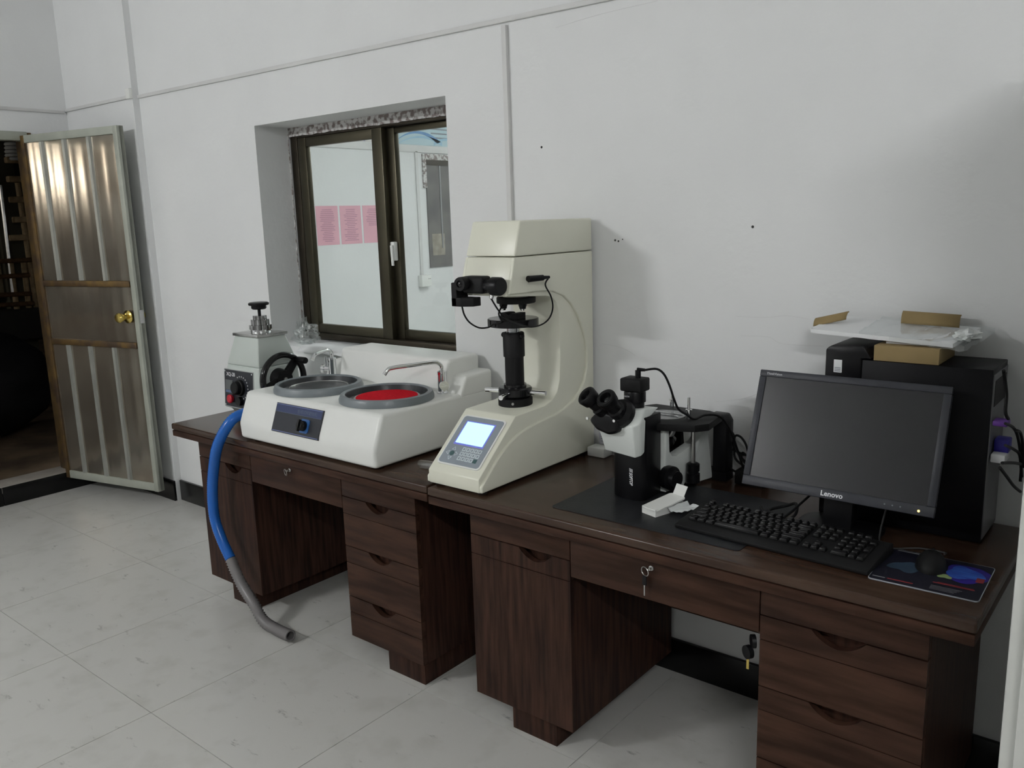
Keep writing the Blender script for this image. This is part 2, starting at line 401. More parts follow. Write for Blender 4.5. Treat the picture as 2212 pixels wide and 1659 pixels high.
# back wall with the window opening
wb = MB()
wb.box(XL - 0.12, WX0, 0, WT, 0, ZC); wb.box(WX1, XR, 0, WT, 0, ZC)
wb.box(WX0, WX1, 0, WT, 0, WZ0); wb.box(WX0, WX1, 0, WT, WZ1, ZC)
wall_back = obj('wall_back', wb, WALL, kind=ST)
PX = -1.098; PYF = -0.034
obj('pilaster', MB().box(XL, PX, PYF, 0.0, 0, ZC), WALL, wall_back)
for px, py, r in ((1170, 318, .004), (1329, 519, .0035), (1336, 521, .003), (1626, 490, .004), (1345, 517, .002), (1031, 525, .0025)):
    p = Yp(px, py, 0); obj('nail_hole', MB().cyl((p.x, -0.0008, p.z), (p.x, 0.0002, p.z), r, n=10), HOLE, wall_back)
for pts in (((1590, 683), (1650, 686), (1700, 682), (1752, 690)), ((1600, 725), (1660, 728), (1690, 742), (1780, 748)), ((1300, 742), (1345, 752), (1372, 768)), ((1545, 868), (1600, 862), (1640, 850)), ((1200, 60), (1300, 30), (1420, 2))):
    P = [Yp(x, y, -0.0003) for x, y in pts]
    obj('hairline_crack', MB().tube(P, 0.0004, 5, 5), CRACK, wall_back)
# left wall with the door opening
wl = MB()
wl.box(XL - 0.12, XL, DY1, 0.0, 0, ZC); wl.box(XL - 0.12, XL, YF, DY0, 0, ZC); wl.box(XL - 0.12, XL, DY0, DY1, DZ1, ZC); wl.box(XL - 0.12, XL, DY0, DY1, 0, DZ0 - 0.02)
obj('wall_left', wl, WALL, kind=ST)
obj('wall_right', MB().box(XR, XR + 0.12, YF, WT, 0, ZC), WALLGREY, kind=ST)
obj('wall_front', MB().box(XL - 0.12, XR + 0.12, YF - 0.12, YF, 0, ZC), WALLGREY, kind=ST)
obj('ceiling', MB().box(XL - 0.12, XR + 0.12, YF - 0.12, WT, ZC, ZC + 0.1), CEIL, kind=ST)
# black tile skirting
BH = 0.114
def skirting(name, segs):
    root = obj(name, MB().box(*segs[0]), BLACKTILE, bevel=0.002, kind=ST)
    for s in segs[1:]: obj('skirting_tile', MB().box(*s), BLACKTILE, root, bevel=0.002)
segs = []; x = PX + 0.002
while x < XR - 0.01:
    x1 = min(x + 0.6, XR - 0.002); segs.append((x, x1 - 0.002, -0.014, 0.0, 0.0, BH)); x = x1
skirting('baseboard_back', segs)
skirting('baseboard_pilaster', [(PX - 0.6, PX - 0.002, PYF - 0.014, PYF, 0, BH), (XL, PX - 0.602, PYF - 0.014, PYF, 0, BH)])
segs = []; y = -0.05
while y > YF + 0.02:
    y1 = max(y - 0.6, YF + 0.002); segs.append((XL, XL + 0.014, y1 + 0.002, y, 0, 0.105 if DY0 - 0.1 < y1 or True else BH)); y = y1
skirting('baseboard_left', segs)
obj('door_sill', MB().box(XL - 0.16, XL + 0.012, DY0, -0.1, DZ0 - 0.03, DZ0 + 0.006), CONCRETE, bevel=0.004, kind=ST)
# cable trunking
def strip(name, a, b, w, d, nrm, parent=None):
    a = Vector(a); b = Vector(b); t = (b - a).normalized(); n = Vector(nrm); s = t.cross(n).normalized() * (w / 2)
    mb = MB(); mb.hexa([a - s, b - s, b + s, a + s], [a - s + n * d, b - s + n * d, b + s + n * d, a + s + n * d])
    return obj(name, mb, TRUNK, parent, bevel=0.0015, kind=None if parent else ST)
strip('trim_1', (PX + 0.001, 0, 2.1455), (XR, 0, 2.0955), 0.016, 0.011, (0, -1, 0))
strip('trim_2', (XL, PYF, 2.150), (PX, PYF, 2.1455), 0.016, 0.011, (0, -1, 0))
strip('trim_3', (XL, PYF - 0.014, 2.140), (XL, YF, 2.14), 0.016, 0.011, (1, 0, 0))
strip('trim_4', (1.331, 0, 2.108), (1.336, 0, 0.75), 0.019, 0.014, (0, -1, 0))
jb = obj('junction_box', MB().box(PX - 0.035, PX + 0.005, PYF - 0.02, PYF, 2.135, 2.185), WHITEPLAST, label='small white junction box on the trunking at the pilaster top', cat='junction box', bevel=0.004)

# ------------------------------------------------------------------ window_1 in the back wall
w1 = thing('window_1', ((WX0 + WX1) / 2, 0.2, WZ0), 'bronze aluminium sliding window between the two rooms', 'window')
w1['kind'] = ST; del w1['label']; del w1['category']
fy0, fy1 = 0.185, 0.255
fz0, fz1 = WZ0 + 0.005, WZ1 - 0.028
def bar(name, x0, x1, y0, y1, z0, z1, m=ALU, parent=w1, bev=0.003): return obj(name, MB().box(x0, x1, y0, y1, z0, z1), m, parent, bevel=bev)
jl = bar('frame_jamb', WX0 + 0.001, WX0 + 0.05, fy0, fy1, fz0, fz1, ALUDARK)
bar('frame_jamb', WX1 - 0.05, WX1 - 0.001, fy0, fy1, fz0, fz1, ALUDARK)
bar('frame_head', WX0 + 0.05, WX1 - 0.05, fy0, fy1, fz1 - 0.02, fz1, ALUDARK)
bar('frame_sill', WX0 + 0.05, WX1 - 0.05, fy0 - 0.004, fy1, fz0, fz0 + 0.03, ALUDARK)
def sash(x0, x1, y, sl, sr, tr):
    r = obj('sash', MB().box(x0, x0 + sl, y - 0.014, y + 0.014, fz0 + 0.03, fz1 - 0.02), ALU, w1, bevel=0.003)
    obj('stile', MB().box(x1 - sr, x1, y - 0.014, y + 0.014, fz0 + 0.03, fz1 - 0.02), ALU, r, bevel=0.003)
    obj('top_rail', MB().box(x0 + sl, x1 - sr, y - 0.012, y + 0.012, fz1 - tr, fz1 - 0.021), ALU, r, bevel=0.003)
    obj('bottom_rail', MB().box(x0 + sl, x1 - sr, y - 0.012, y + 0.012, fz0 + 0.031, fz0 + 0.072), ALU, r, bevel=0.003)
    obj('pane', MB().box(x0 + sl - 0.004, x1 - sr + 0.004, y - 0.0025, y + 0.0025, fz0 + 0.068, fz1 - tr + 0.004), GLASS, r)
    return r
s1 = sash(WX0 + 0.052, 0.492, 0.2, 0.056, 0.062, 0.062)
s2 = sash(0.474, WX1 - 0.052, 0.234, 0.058, 0.055, 0.046)
hp = Yp(849, 540, 0.21)
hd = obj('window_latch', MB().box(0.497, 0.52, 0.196, 0.219, hp.z - 0.045, hp.z + 0.035), WHITEPLAST, w1, bevel=0.004)
obj('latch_lever', MB().cyl((0.512, 0.19, hp.z + 0.02), (0.52, 0.185, hp.z - 0.065), 0.007, 0.006, 12), WHITEPLAST, hd)
# torn printed film left on the head and jamb of the frame
random.seed(3)
def ragged(x0, x1, z0, z1, vertical, y, n, j):
    prof = []
    if vertical:
        prof = [(x0, z0 + (z1 - z0) * i / n) for i in range(n + 1)] + [(x1 + random.uniform(-j, j), z1 - (z1 - z0) * i / n) for i in range(n + 1)]
    else:
        prof = [(x0 + (x1 - x0) * i / n, z0 + random.uniform(-j * .4, j * .4)) for i in range(n + 1)] + [(x1 - (x1 - x0) * i / n, z1) for i in range(n + 1)]
    return MB().prism(prof, y, y + 0.002, 'y')
obj('film_strip', ragged(WX0 + 0.002, WX1 - 0.002, fz1 - 0.012, WZ1 - 0.001, False, 0.176, 40, 0.005), TAPE, w1)
obj('film_strip', ragged(WX0 + 0.0005, WX0 + 0.006, fz0, fz1, True, 0.172, 60, 0.005), TAPE, w1)

# ------------------------------------------------------------------ the room behind the window
NX, NY1 = -1.9, 4.2
obj('wall_neighbour_left', MB().box(NX - 0.1, NX, WT, NY1, 0, ZC), WALL, kind=ST)
obj('wall_neighbour_back', MB().box(NX - 0.1, XR + 0.1, NY1, NY1 + 0.1, 0, ZC), WALL, kind=ST)
obj('wall_neighbour_right', MB().box(XR, XR + 0.1, WT, NY1, 0, ZC), WALL, kind=ST)
obj('floor_neighbour', MB().box(NX - 0.1, XR + 0.1, WT, NY1 + 0.1, -0.06, 0), TILE, kind=ST)
obj('ceiling_neighbour', MB().box(NX - 0.1, XR + 0.1, WT, NY1 + 0.1, ZC, ZC + 0.1), CEIL, kind=ST)
def on_nx(px, py): return Xp(px, py, NX)
random.seed(5)
for k, (a, b) in enumerate(((1.682, 1.888), (1.906, 2.112), (2.130, 2.336))):
    o = obj('notice_sheet', MB().box(NX + 0.0005, NX + 0.0015, a, b, 1.325, 1.612), PINK,
            label=['pink notice sheet at the left of three, beside the window stile', 'pink notice sheet, middle one of three on the next room wall', 'pink notice sheet half covered by the middle window stile'][k], cat='notice', group='pink notices seen through the window')
    mb = MB()
    for r in range(18 if k < 2 else 10):
        z = 1.585 - r * 0.0135; w = random.uniform(0.07, 0.14) if r else 0.09
        mb.box(NX + 0.0015, NX + 0.0019, (a + b) / 2 - w / 2, (a + b) / 2 + w / 2, z - 0.004, z)
    obj('printed_lines', mb, PINKINK, o)
# trunking and poster on that wall
p0, p1 = on_nx(740, 312), on_nx(968, 332)
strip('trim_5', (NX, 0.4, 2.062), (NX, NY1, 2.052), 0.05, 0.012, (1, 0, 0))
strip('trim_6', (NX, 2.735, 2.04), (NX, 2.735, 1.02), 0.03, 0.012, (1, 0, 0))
sb = obj('switch_box', MB().box(NX, NX + 0.05, 2.69, 2.80, 0.94, 1.035), WHITEPLAST, label='white socket box at the foot of the next room trunking', cat='socket box', bevel=0.004)
obj('socket_hole', MB().box(NX + 0.05, NX + 0.0506, 2.765, 2.772, 1.0, 1.006), HOLE, sb); obj('socket_hole', MB().box(NX + 0.05, NX + 0.0506, 2.782, 2.789, 1.0, 1.006), HOLE, sb)
pz0 = 2.09
po = obj('wall_poster', MB().box(NX + 0.0005, NX + 0.003, 2.30, 3.9, pz0, 2.75), POSTER, label='pale blue printed poster with blue arcs above the next room trunking', cat='poster')
def arc_strip(y0, y1, z0, h, t0, t1, m, nm='printed_arc'):
    up = []; lo = []
    for i in range(21):
        s = i / 20; y = y0 + (y1 - y0) * s; z = z0 + h * 4 * s * (1 - s)
        up.append((y, z + t0 + (t1 - t0) * s)); lo.append((y, z))
    mb = MB().prism(lo + up[::-1], NX + 0.003, NX + 0.0035, 'x'); obj(nm, mb, m, po)
arc_strip(2.55, 3.05, pz0 + 0.002, 0.055, 0.004, 0.03, POSTERC); arc_strip(2.52, 3.0, pz0 + 0.02, 0.07, 0.004, 0.034, POSTERB); arc_strip(2.95, 3.3, pz0, 0.05, 0.03, 0.003, POSTERC)
for z in range(5):
    obj('printed_line', MB().box(NX + 0.003, NX + 0.0034, 2.62, 2.84 + 0.02 * (z % 3), 2.185 + z * 0.035, 2.195 + z * 0.035), INK, po)
    obj('printed_line', MB().box(NX + 0.003, NX + 0.0034, 2.92, 3.14 - 0.03 * (z % 2), 2.15 + z * 0.035, 2.161 + z * 0.035), INK, po)
p2 = obj('wall_poster', MB().box(NX + 0.0005, NX + 0.003, 1.6, 2.28, pz0, 2.75), mat('cream_print', (0.7, 0.68, 0.66), 0.6), label='cream poster with a violet corner left of the blue poster', cat='poster')
obj('violet_corner', MB().prism([(2.06, pz0 + 0.02), (2.2, pz0 + 0.005), (2.2, pz0 + 0.1)], NX + 0.003, NX + 0.0035, 'x'), POSTERP, p2)
# the window of that room, with the dim view beyond painted into its pane
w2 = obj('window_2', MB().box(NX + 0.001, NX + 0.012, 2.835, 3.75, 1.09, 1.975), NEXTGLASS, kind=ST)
obj('film_strip', MB().box(NX + 0.001, NX + 0.016, 2.80, 3.75, 1.975, 2.022), TAPE, w2); obj('film_strip', MB().box(NX + 0.001, NX + 0.016, 2.80, 2.836, 1.75, 1.975), TAPE, w2)
obj('frame_rail', MB().box(NX + 0.012, NX + 0.02, 2.836, 3.75, 1.93, 1.975), ALUDARK, w2)
obj('frame_mullion', MB().box(NX + 0.012, NX + 0.018, 2.985, 3.0, 1.25, 1.93), mat('grey_mullion', (0.26, 0.26, 0.26), 0.5), w2)
obj('paper_on_pane', MB().box(NX + 0.012, NX + 0.013, 2.87, 3.02, 1.19, 1.37), mat('aged_paper', (0.36, 0.33, 0.27), 0.8, var=0.3, vscale=20), w2)

# ------------------------------------------------------------------ door_1, open against the pilaster
HG = Vector((-1.835, -0.298, 0)); FE = Vector((-1.097, -0.127, 0))
DT = (FE - HG).normalized(); DN = Vector((DT.y, -DT.x, 0)); DL = (FE - HG).length
DM = frame(HG, DT, Vector((0, 0, 1)), DN)    # local: x along the leaf, y up, z towards the room
d1 = thing('door_1', HG + Vector((0, 0, 0.075)), '', ''); d1['kind'] = ST; del d1['label']; del d1['category']
DB, DTOP = 0.078, 2.0
def dbox(x0, x1, y0, y1, z0, z1): return MB(DM).box(x0, x1, y0, y1, z0, z1)
obj('door_core', dbox(0.0, DL, DB, DTOP, -0.028, -0.004), DOORFRAME, d1)
obj('leading_stile', dbox(DL - 0.032, DL, DB, DTOP, -0.03, 0.012), DOORFRAME, d1, bevel=0.003)
obj('hinge_stile', dbox(0.0, 0.03, DB, DTOP, -0.03, 0.010), DOORRUST, d1, bevel=0.003)
obj('top_rail', dbox(0.03, DL - 0.032, DTOP - 0.04, DTOP, -0.03, 0.010), DOORFRAME, d1, bevel=0.003)
obj('bottom_rail', dbox(0.03, DL - 0.032, DB, DB + 0.045, -0.03, 0.008), DOORFRAME, d1, bevel=0.003)
r1, r2 = 1.19, 0.865
obj('lock_rail', dbox(0.03, DL - 0.04, r1, r1 + 0.032, -0.01, 0.012), DOORRUST, d1, bevel=0.003)
obj('lock_rail', dbox(0.03, DL - 0.04, r2, r2 + 0.032, -0.01, 0.012), DOORRUST, d1, bevel=0.003)
# pressed sheets: slightly bowed panels with three pale ribs each
def sheet(y0, y1, bow):
    mb = MB(DM); n = 24; rows = 10; G = []
    for i in range(n + 1):
        x = 0.03 + (DL - 0.072) * i / n; G.append([mb.v((x, y0 + (y1 - y0) * k / rows, 0.0 + bow * math.sin(math.pi * i / n) * math.sin(math.pi * k / rows) + 0.0012 * math.sin(x * 70))) for k in range(rows + 1)])
    for i in range(n):
        for k in range(rows): mb.bm.faces.new((G[i][k], G[i + 1][k], G[i + 1][k + 1], G[i][k + 1]))
    return mb
obj('sheet_panel', sheet(r1 + 0.032, DTOP - 0.04, 0.004), DOORSHEET, d1, sharp=60)
obj('sheet_panel', sheet(r2 + 0.032, r1, 0.006), DOORSHEET, d1, sharp=60)
obj('sheet_panel', sheet(DB + 0.045, r2, 0.004), DOORSHEET, d1, sharp=60)
for x in (0.165, 0.345, 0.535):
    for y0, y1 in ((r1 + 0.033, DTOP - 0.041), (DB + 0.046, r2 - 0.001)):
        obj('rib', MB(DM).hexa([(x - 0.016, y0, 0.001), (x + 0.016, y0, 0.001), (x + 0.016, y1, 0.001), (x - 0.016, y1, 0.001)], [(x - 0.008, y0, 0.014), (x + 0.01, y0, 0.014), (x + 0.01, y1, 0.014), (x - 0.008, y1, 0.014)]), DOORRIB, d1)
hy = 1.035
kb_ = obj('door_handle', MB(DM).lathe([(0, 0.012), (0.034, 0.012), (0.034, 0.016), (0.026, 0.022), (0.014, 0.024), (0.013, 0.045), (0.02, 0.05), (0.026, 0.062), (0.026, 0.072), (0.02, 0.08), (0, 0.082)], (DL - 0.075, hy, 0), (0, 0, 1), 24), BRASS, d1)
obj('handle_plate', dbox(DL - 0.001, DL + 0.002, hy - 0.035, hy + 0.035, -0.022, 0.004), STEEL, kb_)
obj('back_knob', MB(DM).lathe([(0, -0.03), (0.033, -0.03), (0.03, -0.036), (0.013, -0.04), (0.013, -0.052), (0.026, -0.06), (0.024, -0.078), (0, -0.082)], (DL - 0.075, hy, 0), (0, 0, 1), 24), BRASS, kb_)
# steel door frame lining the opening
tf = obj('trim_7', MB().box(XL - 0.05, XL + 0.02, DY0 - 0.005, DY1 + 0.002, DZ1 - 0.045, DZ1 + 0.002), DOORFRAME, kind=ST, bevel=0.003)
obj('trim_8', MB().box(XL - 0.125, XL + 0.004, DY1 - 0.006, DY1 + 0.03, DZ0 + 0.007, DZ1), DOORRUST, kind=ST, bevel=0.003)
obj('trim_9', MB().box(XL - 0.05, XL + 0.02, DY0 - 0.005, DY0 + 0.035, DZ0 + 0.007, DZ1 - 0.046), DOORFRAME, kind=ST, bevel=0.003)

# ------------------------------------------------------------------ yard beyond the door
obj('yard_ground', MB().box(-12, XL - 0.165, -9, 3.0, -0.05, 0.055), DIRT, kind=ST)
obj('wall_yard', MB().box(-9.2, -9.0, -9, 3.0, 0.0, 3.4), YARDDARK, kind=ST)
obj('wall_yard_side', MB().box(-9.2, -2.05, 2.8, 3.0, 0.0, 3.4), YARDDARK, kind=ST)
RX = -4.6
def rx(px, py, x=RX): return Xp(px, py, x)
rk = thing('pipe_rack', (RX, rx(30, 500).y, 0.055), 'rusty steel pipe rack standing in the dark yard beyond the open door', 'rack')
base_p = rx(30, 680)
obj('base_beam', MB().box(RX - 0.1, RX + 0.1, base_p.y - 0.9, base_p.y + 0.55, 0.6, rx(30, 668).z), mat('dark_beam', (0.03, 0.028, 0.025), 0.8), rk)
for ly in (-0.8, 0.45): obj('leg', MB().box(RX - 0.06, RX + 0.06, base_p.y + ly - 0.05, base_p.y + ly + 0.05, 0.055, 0.6), YARDDARK, rk)
for a, b in (((38, 395), (62, 545)), ((22, 560), (36, 664)), ((50, 560), (62, 662)), ((-20, 560), (-10, 664))):
    A, B = rx(*a), rx(*b); obj('upright_pipe', MB().cyl(A, (B.x, B.y, base_p.z), 0.022, n=10), RACKPALE, rk)
for a, b in (((-60, 567), (68, 561)), ((-60, 601), (60, 594)), ((-60, 640), (64, 634)), ((-60, 662), (70, 655))):
    A, B = rx(*a), rx(*b); obj('cross_pipe', MB().cyl((A.x + .03, A.y, A.z), (B.x + .03, B.y, B.z), 0.02, n=10), RACKRUST, rk)
for (px, py) in ((36, 345), (40, 386), (45, 430), (52, 473), (42, 512)):
    A = rx(px, py); obj('clamp', MB().box(A.x - .03, A.x + .04, A.y - .09, A.y + .07, A.z - .03, A.z + .02), RACKPALE, rk, bevel=0.01)
for i in range(5):
    A = rx(30 + i * 0.5, 312 + i * 8); obj('spring_coil', MB().torus((A.x, A.y, A.z), (0, 0, 1), 0.06, 0.014, 16, 6), WHITEPLAST, rk)
A = rx(32, 300); B = rx(58, 560); obj('post', MB().box(RX - 0.25, RX - 0.15, A.y - 0.16, A.y + 0.02, 0.06, 2.7), mat('olive_post', (0.09, 0.085, 0.055), 0.7), rk)
A = rx(4, 420); obj('slanted_rod', MB().cyl(rx(2, 400), rx(30, 640), 0.018, n=8), STEEL, rk)
yb = obj('wrapped_bundle', MB().box(RX - 0.5, RX - 0.3, rx(2, 600).y - 0.25, rx(20, 600).y + 0.1, rx(10, 640).z, rx(10, 500).z), YARDPALE, bevel=0.04, label='pale wrapped bundle behind the rusty yard rack', cat='bundle')
obj('support_post', MB().box(RX - 0.42, RX - 0.38, rx(10, 600).y - 0.02, rx(10, 600).y + 0.02, 0.055, rx(10, 640).z), YARDDARK, yb)
# the large black sack beside the doorway
SXC = -3.5
cs = Xp(45, 815, SXC)
sk = MB(); res = bmesh.ops.create_icosphere(sk.bm, subdivisions=4, radius=1)
random.seed(11)
import mathutils.noise as mnoise
top = Xp(45, 690, SXC).z; bot = 0.056
for v in sk.bm.verts:
    n = mnoise.noise(v.co * 2.3) * 0.09
    c = v.co * (1 + n)
    v.co = Vector((SXC + c.x * 0.5, -0.23 + c.y * 0.56, max(bot, bot + (c.z * 0.5 + 0.47) * 0.80)))
obj('filled_sack', sk, SACK, sharp=180, label='big bulging black sack on the dirt outside the doorway', cat='sack')

# ------------------------------------------------------------------ lamps
def tube_lamp(name, a, b, strength, label, z_ceiling=ZC, col=(0.985, 0.995, 1.0)):
    a = Vector(a); b = Vector(b); mid = (a + b) / 2
    t = thing(name, (mid.x, mid.y, mid.z), label, 'lamp')
    d = (b - a).normalized(); s = d.cross(Vector((0, 0, 1))) * 0.03
    u = Vector((0, 0, 1))
    obj('housing', MB().hexa([a - s + u * .03, b - s + u * .03, b + s + u * .03, a + s + u * .03], [a - s + u * .07, b - s + u * .07, b + s + u * .07, a + s + u * .07]), WHITEPLAST, t)
    for e in (a + d * 0.15, b - d * 0.15): obj('hanger', MB().cyl(e + u * .07, (e.x, e.y, z_ceiling), 0.006, n=8), STEEL, t)
    obj('end_cap', MB().cyl(a - d * .02, a, .018, n=14), WHITEPLAST, t); obj('end_cap', MB().cyl(b, b + d * .02, .018, n=14), WHITEPLAST, t)
    obj('tube', MB().cyl(a, b, 0.016, n=14), lamp_mat(name + '_glow_%d' % len(MATS), strength, col), t)
    return t
tube_lamp('ceiling_lamp', (-0.6, -4.1, 2.62), (0.1, -4.1, 2.62), LAMP_FRONT * 7, 'white fluorescent tube lamp hung over the open floor left of the desks')
tube_lamp('ceiling_lamp', (3.75, -3.2, 2.72), (4.8, -3.2, 2.72), LAMP_RIGHT * 4.4, 'white fluorescent tube lamp hung in front of the pale cabinet')
tube_lamp('ceiling_lamp', (-0.2, 2.6, 2.7), (1.0, 2.6, 2.7), LAMP_NEXT * 4, 'white fluorescent tube lamp of the room behind the window')
yl = thing('yard_lamp', (-7.0, -6.2, 2.15), 'warm flood lamp on a post across the dark yard', 'lamp')
obj('lamp_glass', MB().ball((-7.0, -6.2, 2.35), 0.28, 1, 1, 0.9, 16), lamp_mat('yard_lamp_glow', LAMP_YARD, (1.0, 0.93, 0.82)), yl)
obj('lamp_post', MB().cyl((-7.0, -6.2, 0.055), (-7.0, -6.2, 2.09), 0.04, n=12), STEEL, yl)
#---NEXT---
# ================================================================== DESKS
DH, DLN = 0.7068, 1.463
def scoop_panel(x0, x1, z0, z1, xc, y0, y1, w=0.115, d=0.03):
    """front panel with a finger scoop in its top edge and a routed line below it"""
    zg = z1 - 0.058; mb = MB(); n = 14
    top = []
    for i in range(n + 1):
        t = i / n; top.append((xc + w / 2 - w * t, z1 - d * (math.sin(math.pi * t) ** 0.8)))
    prof = [(x0, zg + 0.0012), (x1, zg + 0.0012), (x1, z1)] + top + [(x0, z1)]
    mb.prism(prof, y0, y1, 'y')
    mb.box(x0, x1, y0, y1, z0, zg - 0.0012)
    mb.box(x0 + 0.002, x1 - 0.002, y0 + 0.004, y1, zg - 0.0013, zg + 0.0013)
    return mb
def desk(x0, yf, label, key):
    t = thing('desk', (x0, yf, 0), label, 'desk', 'walnut desks along the back wall')
    a, b, c, d = x0 + 0.142, x0 + 0.498, x0 + 1.025, x0 + 1.378
    pz = 0.078; yb = -0.03; zt = 0.655
    obj('desk_top', MB().box(x0, x0 + DLN, yf, -0.016, 0.6815, DH), WOODTOP, t, bevel=0.006, seg=3)
    obj('apron', MB().box(x0 + 0.002, x0 + DLN - 0.002, yf + 0.002, -0.018, zt, 0.6795), WOOD, t, bevel=0.003)
    y0, y1, y2 = yf + 0.03, yf + 0.048, yf + 0.062
    for (l, r, pl) in ((a, b, (0.27, 0.43)), (c, d, (1.195, 1.366))):
        obj('cabinet_body', MB().box(l, r, y2, yb, pz, zt), WOODV, t)
        obj('cabinet_body', MB().box(l, l + 0.014, y1, y2, pz, zt).box(r - 0.014, r, y1, y2, pz, zt).box(l + 0.014, r - 0.014, y1, y2, pz, pz + 0.014), WOODV, t)
        obj('top_strip', MB().box(l + 0.001, r - 0.001, y0, y1, 0.587, zt - 0.001), WOOD, t, bevel=0.001)
        obj('plinth', MB().box(x0 + pl[0], x0 + pl[1], y0 + 0.014, yb - 0.03, 0, pz), WOODV, t, bevel=0.001)
    obj('door', scoop_panel(a + 0.001, b - 0.001, pz, 0.584, x0 + 0.38, y0, y1), WOODV, t)
    zs = ((0.412, 0.584), (0.229, 0.409), (pz, 0.226))
    for z0, z1 in zs: obj('drawer', scoop_panel(c + 0.001, d - 0.001, z0, z1, x0 + 1.2, y0, y1), WOOD, t)
    cd = obj('drawer', MB().box(b + 0.002, c - 0.002, y0, y1, 0.541, zt - 0.001), WOOD, t, bevel=0.001)
    obj('drawer_box', MB().box(b + 0.02, c - 0.02, y1, yb - 0.15, 0.55, zt - 0.01), WOODV, cd)
    lx = x0 + 0.745
    lk = obj('lock', MB().cyl((lx, y0 - 0.003, 0.628), (lx, y0, 0.628), 0.0065, n=18).cyl((lx, y0 - 0.012, 0.628), (lx, y0 - 0.003, 0.628), 0.0035, n=10), STEEL, t)
    obj('key_ring', MB().torus((lx - 0.012, y0 - 0.012, 0.620), (0.3, 1, 0.1), 0.012, 0.0012, 24, 6), STEEL, lk)
    if key:
        obj('key', MB().box(lx - 0.019, lx - 0.007, y0 - 0.014, y0 - 0.010, 0.583, 0.608), BLACKP, lk, bevel=0.002)
        obj('key_blade', MB().box(lx - 0.0145, lx - 0.0115, y0 - 0.013, y0 - 0.011, 0.556, 0.584), STEEL, lk)
        # bunch of keys hanging from the side lock of the drawer cabinet
        q = c - 0.004
        lk2 = obj('side_lock', MB().cyl((c, yf + 0.062, 0.520), (q, yf + 0.062, 0.520), 0.008, n=16), STEEL, t)
        obj('key_head', MB().cyl((q - 0.012, yf + 0.046, 0.508), (q - 0.020, yf + 0.040, 0.508), 0.016, n=20), BLACKP, lk2)
        obj('key_head', MB().cyl((q - 0.022, yf + 0.042, 0.481), (q - 0.028, yf + 0.032, 0.481), 0.016, n=20), BLACKP, lk2)
        obj('key_blade', MB().box(q - 0.028, q - 0.022, yf + 0.036, yf + 0.038, 0.438, 0.468), BRASS, lk2)
    obj('modesty_panel', MB().box(b, c, -0.052, -0.036, 0.245, zt), WOODV, t)
    return t
D1X, D1Y, D2X, D2Y = 0.004, -0.606, 1.476, -0.614
desk(D1X, D1Y, 'dark walnut desk under the window, carrying the white double-disc polisher', False)
desk(D2X, D2Y, 'dark walnut desk with a key in its drawer, carrying the computer', True)
obj('desk_mat', MB().prism(rrect(1.885, 2.43, -0.546, -0.165, 0.012), DH + 0.0002, DH + 0.0022, 'z'), MATLEATHER, label='thin black desk mat under the microscope and keyboard', cat='desk mat')

# ================================================================== PALE CABINET at the right
cb = thing('storage_cabinet', (3.4, -0.65, 0), 'tall pale metal cabinet beside the end of the computer desk', 'cabinet')
CX0 = 3.028
obj('cabinet_body', MB().box(CX0, CX0 + 0.86, -0.885, -0.42, 0.0, 1.88), CABINET, cb, bevel=0.003)
for k in range(2):
    dd = obj('door', MB().box(CX0 + 0.022 + k * 0.41, CX0 + 0.428 + k * 0.41, -0.903, -0.886, 0.06, 1.85), CABINET, cb, bevel=0.002)
    hx = CX0 + 0.385 + k * 0.07
    obj('handle', MB().box(hx - 0.01, hx + 0.01, -0.925, -0.903, 0.9, 1.0), STEEL, dd, bevel=0.004)

# ================================================================== POLISHER
pl = thing('polishing_machine', (0.865, -0.31, DH), 'white double-disc metallographic polishing machine on the walnut desk under the window', 'polisher')
LX, RX_ = 0.495, 1.238; ZD = 0.887; ZB = 0.716; YB = -0.022
body = MB().prism([(-0.600, ZB), (-0.604, 0.775), (-0.560, ZD), (YB, ZD), (YB, ZB)], LX, RX_, 'x')
obj('body', body, POLWHITE, pl, bevel=0.014, seg=4)
sh = [(-0.205, ZD - 0.02), (-0.165, 0.945), (YB, 0.952), (YB, ZD - 0.02)]
obj('shoulder', MB().prism(sh, 1.10, RX_, 'x'), POLWHITE, pl, bevel=0.013, seg=4)
obj('shoulder', MB().prism(sh, LX, 0.66, 'x'), POLWHITE, pl, bevel=0.013, seg=4)
obj('back_block', MB().prism([(-0.205, ZD - 0.02), (-0.183, 1.002), (YB, 1.004), (YB, ZD - 0.02)], 0.59, 1.178, 'x'), POLWHITE, pl, bevel=0.014, seg=4)
for fx in (0.54, 1.19):
    for fy_ in (-0.55, -0.07): obj('foot', MB().cyl((fx, fy_, DH), (fx, fy_, ZB + 0.002), 0.02, n=16), BRONZEFOOT, pl)
